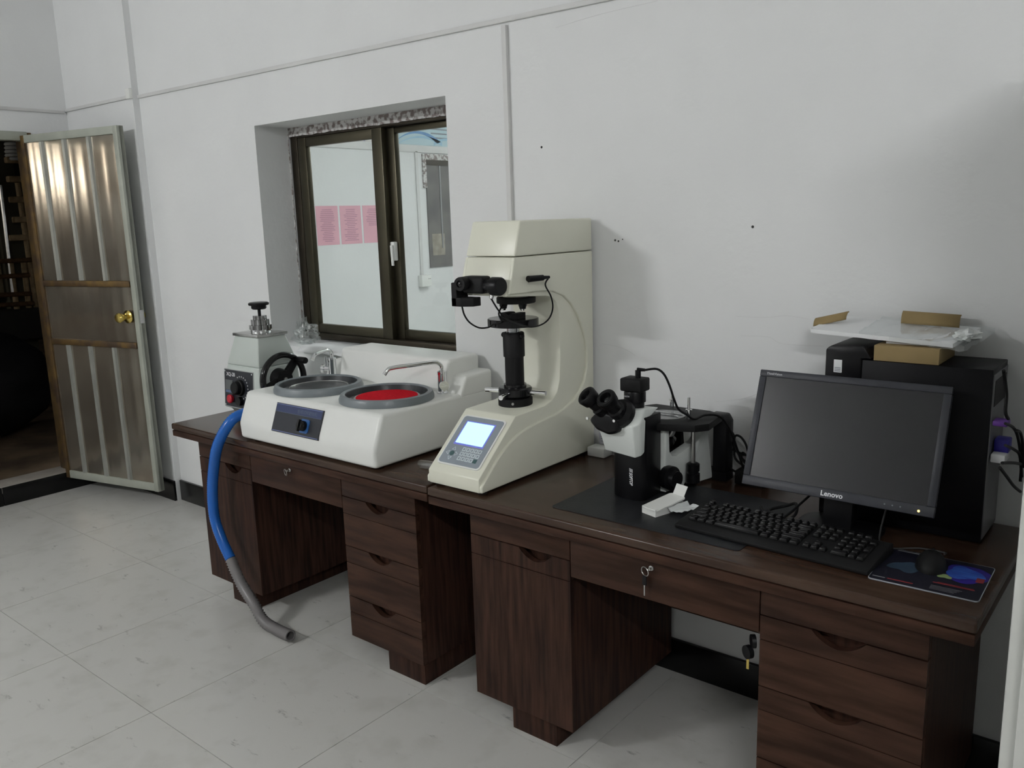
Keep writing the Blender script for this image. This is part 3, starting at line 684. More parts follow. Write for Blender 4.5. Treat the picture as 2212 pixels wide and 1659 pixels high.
def bowl(cx, cy, red):
    rg = obj('bowl_ring', MB().lathe([(0.163, ZD + 0.0005), (0.163, ZD + 0.010), (0.157, ZD + 0.024), (0.148, ZD + 0.027), (0.141, ZD + 0.024), (0.139, ZD + 0.010), (0.135, ZD + 0.0005)], (cx, cy, 0), n=72), GREYRING, pl)
    obj('bowl_liner', MB().lathe([(0.1385, ZD + 0.022), (0.134, ZD + 0.003), (0.0, ZD + 0.002)], (cx, cy, 0), n=72), GREYBOWL, rg)
    if red:
        obj('platen', MB().lathe([(0.113, ZD + 0.003), (0.113, ZD + 0.0085), (0, ZD + 0.0085)], (cx, cy, 0), n=72), mat('platen_edge', (0.45, 0.42, 0.42), 0.4, 0.4), rg)
        obj('polishing_cloth', MB().lathe([(0.106, ZD + 0.0086), (0.106, ZD + 0.0105), (0, ZD + 0.0105)], (cx, cy, 0), n=72), REDCLOTH, rg)
    else:
        obj('platen', MB().lathe([(0.108, ZD + 0.003), (0.108, ZD + 0.008), (0.104, ZD + 0.009), (0, ZD + 0.009)], (cx, cy, 0), n=72), GREYBOWL, rg)
        obj('platen_rim', MB().torus((cx, cy, ZD + 0.009), (0, 0, 1), 0.107, 0.0018, 72, 6), STEEL, rg)
bowl(0.708, -0.392, False); bowl(1.066, -0.382, True)
# control panel on the sloping front
pa = Vector((0, -0.6005, 0.785)); sl = (Vector((0, -0.5605, 0.886)) - pa).normalized()
pn = Vector((0, -sl.z, sl.y))
PM = frame(pa + pn * 0.0065, Vector((1, 0, 0)), sl, pn)
c0, c1, v0, v1 = 0.707, 0.962, -0.016, 0.084
PM = frame(Vector((0, -0.6035, 0.772)) + pn * 0.004, Vector((1, 0, 0)), (Vector((0, -0.566, 0.872)) - Vector((0, -0.6035, 0.772))).normalized(), Vector((0, -0.936, 0.351)))
c0, c1, v0, v1 = 0.703, 0.962, 0.0, 0.102
cp = obj('control_panel', MB(PM).box(c0, c1, v0, v1, -0.008, 0.001), PANELDARK, pl)
obj('panel_header', MB(PM).box(c0 + 0.003, c1 - 0.003, v1 - 0.030, v1 - 0.004, 0.001, 0.0013), PANELBLUE, cp)
for vv in (v0 + 0.003, v1 - 0.005): obj('panel_line', MB(PM).box(c0 + 0.002, c1 - 0.002, vv, vv + 0.0022, 0.001, 0.0016), PANELLINE, cp)
obj('panel_line', MB(PM).box(c0 + 0.004, c1 - 0.004, v1 - 0.0312, v1 - 0.0300, 0.001, 0.0016), FAINTTEXT, cp)
obj('panel_lettering', text_mesh('金相试样磨抛机', 0.0155, PM @ Matrix.Translation((c0 + 0.122, v1 - 0.024, 0.0013))), FAINTTEXT, cp)
kx, kv = c0 + 0.175, 0.038
kf = obj('knob_plate', MB(PM).prism(rrect(kx - 0.02, kx + 0.026, kv - 0.024, kv + 0.024, 0.008), 0.001, 0.004, 'z'), BLUEKNOB, cp)
obj('knob', MB(PM).lathe([(0.018, 0.004), (0.018, 0.02), (0.014, 0.026), (0, 0.026)], (kx, kv, 0), (0, 0, 1), 24).box(kx - 0.0035, kx + 0.0035, kv - 0.02, kv + 0.02, 0.02, 0.031), BLACKGLOSS, cp)
# water taps
def tap(bx, by, tip, knob_dir):
    b = Vector((bx, by, ZD)); g = obj('tap', MB().lathe([(0.02, 0.0), (0.02, 0.004), (0.016, 0.008), (0.0155, 0.066), (0.0165, 0.068), (0.0165, 0.078), (0.008, 0.082), (0, 0.082)], b, n=24), CHROME, pl)
    t = Vector(tip); u = (Vector((t.x, t.y, 0)) - Vector((bx, by, 0))); L = u.length; u.normalize(); z = ZD + 0.112
    P = [b + Vector((0, 0, 0.08)), b + Vector((0, 0, 0.096)), b + u * 0.012 + Vector((0, 0, 0.108)), b + u * 0.03 + Vector((0, 0, 0.1125)), b + u * (L * 0.5) + Vector((0, 0, 0.111)), b + u * (L - 0.03) + Vector((0, 0, 0.109)), b + u * (L - 0.012) + Vector((0, 0, 0.103)), Vector((t.x, t.y, ZD + 0.088))]
    obj('spout', MB().tube(P, 0.0068, 12, 6), CHROME, g)
    kd = Vector(knob_dir).normalized(); s = b + Vector((0, 0, 0.034))
    obj('tap_knob', MB().cyl(s, s + kd * 0.036, 0.0095, n=18).cyl(s + kd * 0.034, s + kd * 0.044, 0.0165, n=22), CHROME, g)
    obj('tap_lever', MB().cyl(s + kd * 0.026 + Vector((0, 0, 0.006)), s + kd * 0.026 + Vector((0, 0, 0.05)), 0.004, n=12), CHROME, g)
    return g
tp = Zp(830, 810, ZD + 0.088)
tap(1.168, -0.212, (tp.x, tp.y, 0), (0.8, -0.6, 0))
tap(0.568, -0.213, (0.60, -0.33, 0), (-0.9, -0.5, 0))

# ================================================================== DRAIN HOSE
hose_top = [(0.492, -0.40, 0.79), (0.468, -0.47, 0.797), (0.458, -0.555, 0.794), (0.450, -0.610, 0.772)] + [tuple(Yp(px, py, -0.648)) for px, py in ((471, 960), (462, 1010), (459, 1060), (463, 1115), (478, 1163), (498, 1207))]
hose_low = [tuple(Yp(498, 1207, -0.648)), tuple(Yp(520, 1258, -0.652)), tuple(Yp(548, 1304, -0.655)), (0.615, -0.655, 0.042), (0.69, -0.652, 0.028), tuple(Zp(628, 1374, 0.03))]
hs = thing('drain_hose', (0.55, -0.65, 0), 'ribbed drain hose, blue above and grey below, hanging from the polisher to the floor', 'hose')
obj('blue_section', MB().tube(resample(hose_top, 0.0046), 0.0198, 16, 0, ribs=0.06), BLUEHOSE, hs, sharp=180)
obj('grey_section', MB().tube(resample(hose_low, 0.0056), 0.0198, 16, 0, ribs=0.11), GREYHOSE, hs, sharp=180)
pA, pB = Vector(resample(hose_low, 0.005)[-1]), Vector(resample(hose_low, 0.005)[-6])
obj('hose_end', MB().torus(pA, pA - pB, 0.0185, 0.003, 28, 8), GREYHOSE, hs)
obj('hose_bore', MB().cyl(pA + (pB - pA) * 1.2, pA + (pB - pA) * 1.25, 0.018, n=20), HOLE, hs)

# ================================================================== MOUNTING PRESS
pr = thing('mounting_press', (0.2, -0.28, DH), 'pale green specimen mounting press with black handwheel at the left desk end', 'mounting press')
def tap_prism(z0, z1, b, t):
    return MB().hexa([(b[0], b[2], z0), (b[1], b[2], z0), (b[1], b[3], z0), (b[0], b[3], z0)], [(t[0], t[2], z1), (t[1], t[2], z1), (t[1], t[3], z1), (t[0], t[3], z1)])
obj('lower_body', tap_prism(0.742, 0.925, (0.062, 0.325, -0.392, -0.185), (0.088, 0.312, -0.378, -0.188)), GREENGREY, pr, bevel=0.007, seg=3)
obj('upper_body', tap_prism(0.9251, 1.046, (0.088, 0.312, -0.378, -0.188), (0.146, 0.308, -0.366, -0.235)), GREENGREY, pr, bevel=0.005, seg=3)
obj('foot_base', MB().prism([(0.115, DH), (0.30, DH), (0.30, 0.742), (0.075, 0.742), (0.10, 0.728)], -0.375, -0.2, 'y'), mat('dark_foot_grey', (0.16, 0.165, 0.16), 0.5), pr, bevel=0.004)
tpz = 1.0462
obj('top_plate', MB().box(0.140, 0.314, -0.372, -0.228, tpz, tpz + 0.011), STEEL, pr, bevel=0.001)
cxp, cyp = 0.232, -0.298
def gear(r, z0, z1, n, amp):
    prof = []
    for i in range(n * 4):
        a = 2 * math.pi * i / (n * 4); rr = r * (1 + (amp if (i % 4) in (0, 1) else -amp)); prof.append((cxp + rr * math.cos(a), cyp + rr * math.sin(a)))
    return MB().prism(prof, z0, z1, 'z')
mz = tpz + 0.011
obj('mould_collar', MB().cyl((cxp, cyp, mz), (cxp, cyp, mz + 0.012), 0.04, n=32), CHROME, pr)
g1 = obj('mould_cap', gear(0.042, mz + 0.012, mz + 0.03, 8, 0.07), DARKCHROME, pr)
obj('cap_step', gear(0.034, mz + 0.03, mz + 0.052, 8, 0.07), DARKCHROME, g1); obj('cap_step', gear(0.026, mz + 0.052, mz + 0.068, 8, 0.06), DARKCHROME, g1)
obj('spindle', MB().cyl((cxp, cyp, mz + 0.068), (cxp, cyp, mz + 0.098), 0.0065, n=14), BLACKP, pr)
obj('top_knob', MB().lathe([(0, mz + 0.094), (0.026, mz + 0.094), (0.03, mz + 0.098), (0.03, mz + 0.108), (0.04, mz + 0.111), (0.042, mz + 0.118), (0.036, mz + 0.122), (0.02, mz + 0.121), (0, mz + 0.120)], (cxp, cyp, 0), n=28), BLACKP, pr)
# front panel, tilted with the face
fn_ = Vector((0, -0.997, 0.076)); fu = Vector((0, 0.0762, 0.997))
FM = frame(Vector((0.0, -0.3918, 0.748)) + fn_ * 0.0015, Vector((1, 0, 0)), fu, fn_)
fp = obj('front_panel', MB(FM).box(0.070, 0.278, 0.0, 0.158, -0.004, 0.001), mat('panel_silver', (0.55, 0.56, 0.56), 0.3, 0.8), pr)
obj('panel_face', MB(FM).box(0.073, 0.275, 0.003, 0.155, 0.001, 0.0016), PANELDARK, fp)
for sx, sy in ((0.079, 0.008), (0.269, 0.008), (0.079, 0.149), (0.269, 0.149)): obj('screw', MB(FM).cyl((sx, sy, 0.0016), (sx, sy, 0.003), 0.0035, n=12), CHROME, fp)
obj('panel_lettering', text_mesh('XQ-2B', 0.021, FM @ Matrix.Translation((0.088, 0.130, 0.0016)), weight=0.0004), PRINTWHITE, fp)
obj('dial_knob', MB(FM).lathe([(0.034, 0.0016), (0.032, 0.012), (0.027, 0.014), (0.026, 0.03), (0.022, 0.034), (0, 0.034)], (0.186, 0.087, 0), (0, 0, 1), 28), BLACKP, fp)
obj('timer_window', MB(FM).box(0.083, 0.134, 0.072, 0.112, 0.0016, 0.004), mat('timer_grey', (0.12, 0.13, 0.13), 0.3), fp)
obj('timer_strip', MB(FM).box(0.083, 0.134, 0.06, 0.07, 0.0016, 0.003), mat('timer_blue', (0.12, 0.17, 0.30), 0.3), fp)
dm = MB(FM)
for i in range(13):
    a = math.radians(118 - i * 17); x, y = 0.190 + 0.050 * math.cos(a), 0.087 + 0.046 * math.sin(a)
    dm.box(x - 0.003, x + 0.003, y - 0.0028, y + 0.0028, 0.0016, 0.002)
obj('dial_marks', dm, mat('dial_print', (0.5, 0.5, 0.5), 0.5), fp)
obj('red_button', MB(FM).lathe([(0.012, 0.0016), (0.012, 0.008), (0.018, 0.009), (0.018, 0.016), (0.014, 0.019), (0, 0.019)], (0.126, 0.036, 0), (0, 0, 1), 24), REDKNOB, fp)
obj('black_button', MB(FM).lathe([(0.018, 0.0016), (0.018, 0.018), (0, 0.018)], (0.19, 0.032, 0), (0, 0, 1), 24), BLACKP, fp)
# handwheel on the right side
wc = Vector((0.352, -0.292, 0.872)); ax = Vector((1, 0, 0))
hw = obj('handwheel', MB().torus(wc, ax, 0.098, 0.0125, 56, 12), BLACKGLOSS, pr)
obj('wheel_hub', MB().cyl(wc - ax * 0.035, wc + ax * 0.012, 0.042, 0.036, 28), BLACKP, hw)
obj('hub_cap', MB().cyl(wc + ax * 0.012, wc + ax * 0.016, 0.008, n=16), STEEL, hw)
ah = math.radians(48); ed = Vector((0, math.cos(ah), math.sin(ah)))
for k in range(2):
    e = ed if k == 0 else Vector((0, math.cos(ah + 2.6), math.sin(ah + 2.6)))
    s = ax.cross(e) * 0.019; A = wc + e * 0.02; B = wc + e * 0.096
    obj('spoke', MB().hexa([A - s - ax * .006, B - s * .8 - ax * .006, B + s * .8 - ax * .006, A + s - ax * .006], [A - s + ax * .008, B - s * .8 + ax * .008, B + s * .8 + ax * .008, A + s + ax * .008]), BLACKP, hw, bevel=0.003)
hb = wc + ed * 0.096
obj('crank_grip', MB().lathe([(0.009, 0), (0.011, 0.008), (0.0135, 0.02), (0.0135, 0.062), (0.012, 0.068), (0, 0.07)], hb, ax, 20), BLACKP, hw)

# ================================================================== HARDNESS TESTER
ht = thing('hardness_tester', (1.567, -0.3, DH), 'cream bench hardness tester with lit display between polisher and microscope', 'hardness tester')
def tw(q):   # the left flank leans in towards the top
    x, y, z = q
    if x < 1.56: x += max(0, z - 0.9) * 0.062
    return (x, y, z)
TL_, TR_ = 1.456, 1.675
Bk = -0.018
inner = [(-0.592, 0.716), (-0.592, 0.757), (-0.418, 0.908), (-0.275, 0.912), (-0.235, 0.922), (-0.208, 0.945), (-0.195, 0.98), (-0.189, 1.05), (-0.189, 1.16), (-0.193, 1.20), (-0.204, 1.226), (-0.225, 1.242), (-0.26, 1.249), (-0.441, 1.263), (-0.4118, 1.373), (Bk, 1.373), (Bk, 0.716)]
obj('body', MB().prism(inner, TL_ + 0.009, TR_ - 0.009, 'x', tw), CREAM, ht, bevel=0.004, seg=2)
shell = [(-0.590, 0.7165), (-0.590, 0.735), (-0.549, 0.771), (-0.505, 0.808), (-0.463, 0.834), (-0.42, 0.852), (-0.374, 0.863), (-0.33, 0.869), (-0.281, 0.873), (-0.23, 0.877), (-0.183, 0.886), (-0.13, 0.905), (-0.095, 0.927), (-0.070, 0.957), (-0.055, 1.0), (-0.050, 1.04), (-0.058, 1.09), (-0.075, 1.13), (-0.10, 1.175), (-0.135, 1.215), (-0.175, 1.243), (-0.231, 1.262), (-0.30, 1.268), (-0.440, 1.269), (-0.4122, 1.3729), (Bk + 0.001, 1.3729), (Bk + 0.001, 0.7165)]
for xa, xb, nm in ((TR_ - 0.012, TR_, 'side_shell'), (TL_, TL_ + 0.012, 'side_shell')):
    obj(nm, MB().prism(shell, xa, xb, 'x', tw), CREAM, ht, bevel=0.004, seg=3)
obj('top_cover', MB().prism([(-0.4110, 1.3755), (-0.382, 1.476), (Bk, 1.476), (Bk, 1.3755)], TL_, TR_, 'x', tw), CREAMTOP, ht, bevel=0.005, seg=3)
for fx in (1.48, 1.65):
    for fy_ in (-0.56, -0.06): obj('foot', MB().cyl((fx, fy_, DH), (fx, fy_, 0.717), 0.014, n=14), BRONZEFOOT, ht)
# display panel on the sloping desk
sa, sb_ = Vector((0, -0.592, 0.757)), Vector((0, -0.418, 0.908)); sd = (sb_ - sa).normalized(); sn = Vector((0, -sd.z, sd.y))
TM = frame(Vector((1.5655, 0, 0)) + sa + sn * 0.0005, Vector((1, 0, 0)), sd, sn)
W2 = 0.084; s0, s1 = 0.026, 0.207
dp = obj('display_panel', MB(TM).prism(rrect(-W2, W2, s0, s1, 0.012), 0, 0.003, 'z'), WHITEPLAST, ht)
obj('membrane', MB(TM).prism(rrect(-W2 + 0.005, W2 - 0.005, s0 + 0.005, s1 - 0.005, 0.010), 0.003, 0.0036, 'z'), PANELGREY, dp)
obj('screen_bezel', MB(TM).box(-0.061, 0.056, 0.098, 0.186, 0.0036, 0.0040), PANELGLOW, dp)
obj('screen', MB(TM).box(-0.056, 0.051, 0.104, 0.182, 0.0040, 0.0044), SCREENON, dp)
for r in range(3):
    for c_ in range(5):
        x = -0.008 + c_ * 0.0155; y = 0.086 - r * 0.0165
        dark = (r == 2 and c_ == 4)
        k_ = obj('membrane_key', MB(TM).box(x - 0.0065, x + 0.0065, y - 0.0065, y + 0.0065, 0.0036, 0.0043), KEYGREEN if dark else KEYPALE, dp)
        if not dark: obj('key_mark', MB(TM).box(x - 0.003, x + 0.003, y - 0.0035, y + 0.0035, 0.0043, 0.0045), PANELGREY, dp)
ac = (-0.045, 0.066)
obj('membrane_key', MB(TM).cyl((ac[0], ac[1], 0.0036), (ac[0], ac[1], 0.0043), 0.0085, n=18), KEYGREEN, dp)
for a in (0, 90, 180, 270):
    ca, sa_ = math.cos(math.radians(a)), math.sin(math.radians(a))
    def rp_(u, v): return (ac[0] + u * ca - v * sa_, ac[1] + u * sa_ + v * ca)
    k_ = obj('arrow_key', MB(TM).prism([rp_(0.012, -0.008), rp_(0.024, 0), rp_(0.012, 0.008)], 0.0036, 0.0043, 'z'), KEYPALE, dp)
    obj('key_mark', MB(TM).prism([rp_(0.0135, -0.0045), rp_(0.0205, 0), rp_(0.0135, 0.0045)], 0.0043, 0.0045, 'z'), PANELGREY, dp)
# lifting screw, handwheel spokes, anvil
AX, AY = 1.567, -0.296
def cylz(x, y, prof, n=40): return MB().lathe(prof, (x, y, 0), n=n)
obj('wheel_base', cylz(AX, AY, [(0, 0.908), (0.054, 0.908), (0.054, 0.932), (0.052, 0.934), (0, 0.934)]), BLACKM, ht)
sw = obj('lifting_wheel', cylz(AX, AY, [(0, 0.934), (0.046, 0.934), (0.053, 0.942), (0.053, 0.963), (0.049, 0.967), (0.036, 0.968), (0.036, 0.976), (0, 0.976)]), BLACKGLOSS, ht)
for a in (14, 104, 194, 284):
    d = Vector((math.cos(math.radians(a)), math.sin(math.radians(a)), 0)); c = Vector((AX, AY, 0.951))
    obj('spoke', MB().cyl(c + d * 0.050, c + d * 0.104, 0.0075, n=18), CHROME, sw)
obj('set_screw', MB().cyl((AX + 0.027, AY - 0.046, 0.922), (AX + 0.028, AY - 0.0485, 0.922), 0.004, n=14), STEEL, sw)
sv = obj('screw_sleeve', cylz(AX, AY, [(0, 0.976), (0.0295, 0.976), (0.0295, 1.062), (0.0335, 1.063), (0.0335, 1.134), (0.031, 1.138), (0, 1.138)]), BLACKM, ht)
for s in (-1, 1): obj('sleeve_knob', MB().ball((AX + s * 0.036, AY - 0.004, 1.128), 0.0085), BLACKP, sv)
prof = [(0, 1.138)]
for i in range(9): prof += [(0.0215, 1.138 + i * 0.0022), (0.0195, 1.1391 + i * 0.0022)]
obj('lifting_screw', cylz(AX, AY, prof + [(0.021, 1.1585), (0, 1.1585)]), CHROME, ht)
an = obj('anvil_table', cylz(AX, AY, [(0, 1.1585), (0.077, 1.1585), (0.079, 1.160), (0.079, 1.180), (0.077, 1.182), (0, 1.182)], 64), BLACKGLOSS, ht)
obj('v_block', MB().prism([(AX - 0.032, 1.1822), (AX + 0.032, 1.1822), (AX + 0.032, 1.199), (AX + 0.012, 1.199), (AX, 1.191), (AX - 0.012, 1.199), (AX - 0.032, 1.199)], AY - 0.022, AY + 0.022, 'y'), BLACKM, an)
# turret with objectives and indenter, under the head
ux, uy = 1.583, -0.298
tu = obj('turret', cylz(ux, uy, [(0, 1.2485), (0.058, 1.2485), (0.060, 1.2465), (0.060, 1.232), (0.058, 1.2295), (0, 1.2295)], 56), BLACKM, ht)
obj('turret_mount', cylz(ux, uy, [(0.04, 1.268), (0.04, 1.2485), (0, 1.2485)]), CREAM, tu)
for ox, oy in ((-0.024, -0.032), (0.036, -0.014)):
    oo = obj('objective', cylz(ux + ox, uy + oy, [(0.0125, 1.2295), (0.0125, 1.224), (0.010, 1.217), (0.010, 1.214)], 20), BLACKP, tu)
    obj('objective_tip', cylz(ux + ox, uy + oy, [(0.008, 1.215), (0.0065, 1.209), (0, 1.209)], 16), CHROME, tu)
obj('indenter', cylz(ux + 0.004, uy + 0.04, [(0.006, 1.2295), (0.006, 1.219), (0.002, 1.214), (0, 1.214)], 14), STEEL, tu)
# measuring eyepiece on the left front of the head
EYF = -0.500
bk = obj('lamp_bracket', MB().box(1.492, 1.513, -0.488, -0.436, 1.233, 1.303), BLACKM, ht, bevel=0.003)
obj('bracket_foot', MB().prism([(1.492, -0.488), (1.528, -0.488), (1.562, -0.468), (1.562, -0.436), (1.492, -0.436)], 1.2332, 1.259, 'z'), BLACKM, bk, bevel=0.002)
obj('bracket_screw', MB().cyl((1.492, -0.464, 1.272), (1.480, -0.464, 1.272), 0.0045, n=14), STEEL, bk)
ep = obj('measuring_eyepiece', MB().box(1.526, 1.606, -0.478, -0.434, 1.272, 1.322), BLACKM, ht, bevel=0.009, seg=3)
obj('eyepiece_bridge', MB().box(1.54, 1.59, -0.436, -0.416, 1.28, 1.315), BLACKM, ep)
obj('eyecup', MB().lathe([(0.0, 0.026), (0.010, 0.026), (0.0105, 0.031), (0.019, 0.031), (0.0205, 0.026), (0.0205, 0.0), (0.017, -0.004)], (1.540, -0.476, 1.301), (0.12, -1, 0), 28), RUBBER, ep)
obj('eye_lens', MB().lathe([(0.0098, -0.002), (0.006, 0.001), (0, 0.002)], (1.5435, -0.505, 1.301), (0.12, -1, 0), 20), BLACKGLOSS, ep)
obj('micrometer_drum', MB().lathe([(0.015, -0.01), (0.0185, 0.0), (0.0185, 0.018), (0.0235, 0.02), (0.0235, 0.022), (0.0265, 0.024), (0.0265, 0.052), (0.0235, 0.057), (0, 0.058)], (1.606, -0.457, 1.294), (1, -0.05, 0.0), 32), BLACKP, ep)
obj('drum_stem', MB().cyl((1.626, -0.457, 1.272), (1.624, -0.462, 1.258), 0.006, n=14), STEEL, ep)
# leads: lamp lead to the plug on the right flank
pp = Xp(1140, 602, TR_)
pg = obj('lamp_plug', MB().cyl((TR_ - 0.001, pp.y, pp.z), (TR_ + 0.008, pp.y - 0.002, pp.z), 0.0085, n=16), BLACKP, ht)
pd = Vector((0.35, 0.93, 0.02)).normalized(); pb = Vector((TR_ + 0.012, pp.y - 0.012, pp.z))
obj('plug_body', MB().cyl(pb, pb + pd * 0.05, 0.0098, 0.0085, 16).cyl(pb + pd * 0.05, pb + pd * 0.072, 0.006, 0.0042, 12), BLACKP, pg)
e0 = pb + pd * 0.072
lead = [tuple(e0)] + [tuple(Xp(px, py, x)) for px, py, x in ((1178, 615, 1.70), (1190, 640, 1.70), (1194, 665, 1.70), (1186, 688, 1.69), (1168, 702, 1.69))] + [tuple(Yp(1142, 706, -0.385)), tuple(Yp(1112, 697, -0.388)), tuple(Yp(1090, 686, -0.392)), tuple(Yp(1075, 668, -0.43))]
obj('lamp_lead', MB().tube(lead + [(1.624, -0.462, 1.259)], 0.0024, 8, 8), RUBBER, pg)
l2 = [(1.512, -0.465, 1.2335), tuple(Yp(1003, 680, -0.47)), tuple(Yp(1015, 697, -0.45)), tuple(Yp(1035, 708, -0.41)), tuple(Yp(1055, 707, -0.39)), (1.56, -0.382, 1.172), (1.59, -0.38, 1.18), (1.575, -0.372, 1.205), (1.570, -0.34, 1.2325)]
obj('bracket_lead', MB().tube(l2, 0.0026, 8, 8), RUBBER, bk)
#---NEXT---
# ================================================================== INVERTED MICROSCOPE
mc = thing('inverted_microscope', (2.02, -0.24, DH + 0.0022), 'black and white inverted microscope with twin eyepieces on the black desk mat', 'microscope')
MZ = DH + 0.0024
mx = 2.02
def flare(q):   # the stand widens towards the back
    x, y, z = q
    k = max(0.0, (y + 0.33)) * 0.24
    return (x + (k if x > mx else -k), y, z)
# black front column with a rounded plan
fr_ = [(1.968, -0.352), (1.975, -0.366), (1.992, -0.376), (2.02, -0.380), (2.048, -0.379), (2.066, -0.372), (2.074, -0.36), (2.074, -0.278), (1.966, -0.278)]
obj('front_column', MB().prism(fr_, MZ, 0.944, 'z'), BLACKP, mc, bevel=0.004)
# white stand: side outline with the objective opening
def stand(x0, x1):
    out = [(-0.279, MZ + 0.004), (-0.205, MZ + 0.004), (-0.20, MZ + 0.014), (-0.168, MZ + 0.014), (-0.165, MZ + 0.004), (-0.082, MZ + 0.004), (-0.107, 0.872), (-0.107, 0.893), (-0.134, 0.893), (-0.137, 0.848), (-0.15, 0.836), (-0.235, 0.811), (-0.252, 0.814), (-0.262, 0.828), (-0.265, 0.893), (-0.279, 0.896)]
    return MB().prism(out, x0, x1, 'x', flare)
st = obj('stand', stand(2.046, 2.076), MICWHITE, mc, bevel=0.002)
obj('stand_side', stand(1.964, 1.994), MICWHITE, st, bevel=0.002)
obj('stand_core', MB().prism([(-0.279, MZ + 0.02), (-0.12, MZ + 0.02), (-0.12, 0.80), (-0.2, 0.812), (-0.279, 0.80)], 1.99, 2.05, 'x'), BLACKP, st)
obj('opening_dark_sheet', MB().box(1.9955, 2.0, -0.279, -0.12, 0.79, 0.893), BLACKM, st)  # added black sheet that makes the opening look dark inside
obj('stand_back', MB().prism([(-0.118, MZ + 0.004), (-0.085, MZ + 0.004), (-0.108, 0.872), (-0.12, 0.872)], 1.99, 2.05, 'x'), BLACKM, st)
for fx in (1.955, 2.085): obj('foot', MB().cyl((fx, -0.12, MZ - 0.0002), (fx, -0.12, MZ + 0.006), 0.012, n=14), BRONZEFOOT, mc)
# white head over the column
hd_ = MB()
def ring(pts): return [hd_.v(p) for p in pts]
lo = ring([(1.953, -0.378, 0.838), (2.058, -0.392, 0.834), (2.070, -0.378, 0.838), (2.0715, -0.352, 0.850), (1.955, -0.345, 0.85)])
mi = ring([(1.944, -0.395, 0.900), (2.056, -0.402, 0.925), (2.071, -0.384, 0.93), (2.0735, -0.352, 0.935), (1.952, -0.33, 0.92)])
hi_ = ring([(1.966, -0.374, 0.945), (2.044, -0.368, 0.962), (2.066, -0.352, 0.968), (2.068, -0.278, 0.956), (1.962, -0.262, 0.95)])
for A, B in ((lo, mi), (mi, hi_)):
    for i in range(5): hd_.bm.faces.new((A[i], A[(i + 1) % 5], B[(i + 1) % 5], B[i]))
hd_.bm.faces.new(lo[::-1]); hd_.bm.faces.new(hi_)
obj('head', hd_, MICWHITE, mc, bevel=0.005, seg=3)
# binocular tubes
bn = obj('binocular_body', MB().lathe([(0, -0.004), (0.040, -0.004), (0.042, 0.012), (0.034, 0.026), (0, 0.028)], (2.012, -0.378, 0.948), Vector((-0.18, -0.62, 0.42)), 32), BLACKP, mc)
for ex, tx in ((1.9405, 1.995), (2.004, 2.03)):
    e = Vector((ex, -0.452, 1.0085)); b = Vector((tx - 0.012, -0.372, 0.931))
    d = (e - b).normalized(); L = (e - b).length
    tb = obj('eyepiece_tube', MB().lathe([(0.025, 0), (0.0245, L - 0.055), (0.0205, L - 0.05), (0.0205, L - 0.028), (0.0255, L - 0.024), (0.0285, L - 0.004), (0.027, L), (0.0165, L), (0.0145, L - 0.006), (0.0145, L - 0.014), (0, L - 0.014)], b, d, 32), BLACKP, bn)
    obj('eyecup', MB().torus(b + d * (L - 0.001), d, 0.0205, 0.0048, 36, 10), RUBBER, bn)
    obj('eye_lens', MB().lathe([(0.0143, L - 0.012), (0.009, L - 0.007), (0, L - 0.0055)], b, d, 24), BLACKGLOSS, bn)
obj('tube_bridge', MB().prism([(1.925, 0.93), (1.95, 0.905), (1.99, 0.895), (2.02, 0.905), (2.025, 0.95), (1.96, 0.965)], -0.42, -0.365, 'y'), BLACKP, bn, bevel=0.01, seg=3)
for sx, sy, sz in ((1.925, -0.421, 0.936), (2.012, -0.4215, 0.94)): obj('bridge_screw', MB().cyl((sx, sy, sz), (sx, sy - 0.003, sz), 0.004, n=12), CHROME, bn)
# camera on its adapter
cx_, cy_ = 2.012, -0.315
ca_ = obj('camera_adapter', MB().lathe([(0.026, 0.945), (0.026, 0.972), (0.0305, 0.974), (0.0305, 1.0), (0.029, 1.004), (0, 1.004)], (cx_, cy_, 0), n=32), BLACKP, mc)
obj('adapter_lettering', text_mesh('1/2CTV', 0.006, frame(Vector((cx_ - 0.018, cy_ - 0.0308, 0.99)), Vector((1, 0, 0)), Vector((0, 0, 1)), Vector((0, -1, 0)))), PRINTWHITE, ca_)
cm = obj('camera', MB().box(cx_ - 0.033, cx_ + 0.033, cy_ - 0.027, cy_ + 0.027, 1.004, 1.041), BLACKM, mc, bevel=0.005, seg=3)
obj('camera_plug', MB().cyl((cx_ + 0.01, cy_, 1.041), (cx_ + 0.01, cy_, 1.062), 0.008, n=14).cyl((cx_ + 0.008, cy_, 1.064), (cx_ + 0.03, cy_ + 0.004, 1.064), 0.0055, 0.004, 12), BLACKP, cm)
lead = [(cx_ + 0.03, cy_ + 0.004, 1.064), tuple(Yp(1418, 797, -0.29)), tuple(Yp(1434, 808, -0.28)), tuple(Yp(1446, 832, -0.265)), tuple(Yp(1456, 862, -0.25)), tuple(Yp(1466, 884, -0.235)), tuple(Yp(1484, 896, -0.225)), tuple(Yp(1500, 905, -0.21)), (2.162, -0.185, 0.927), (2.185, -0.14, 0.915), (2.195, -0.09, 0.86), (2.21, -0.06, 0.78), (2.23, -0.055, 0.7125)]
obj('camera_lead', MB().tube(lead, 0.0032, 8, 8), RUBBER, cm)
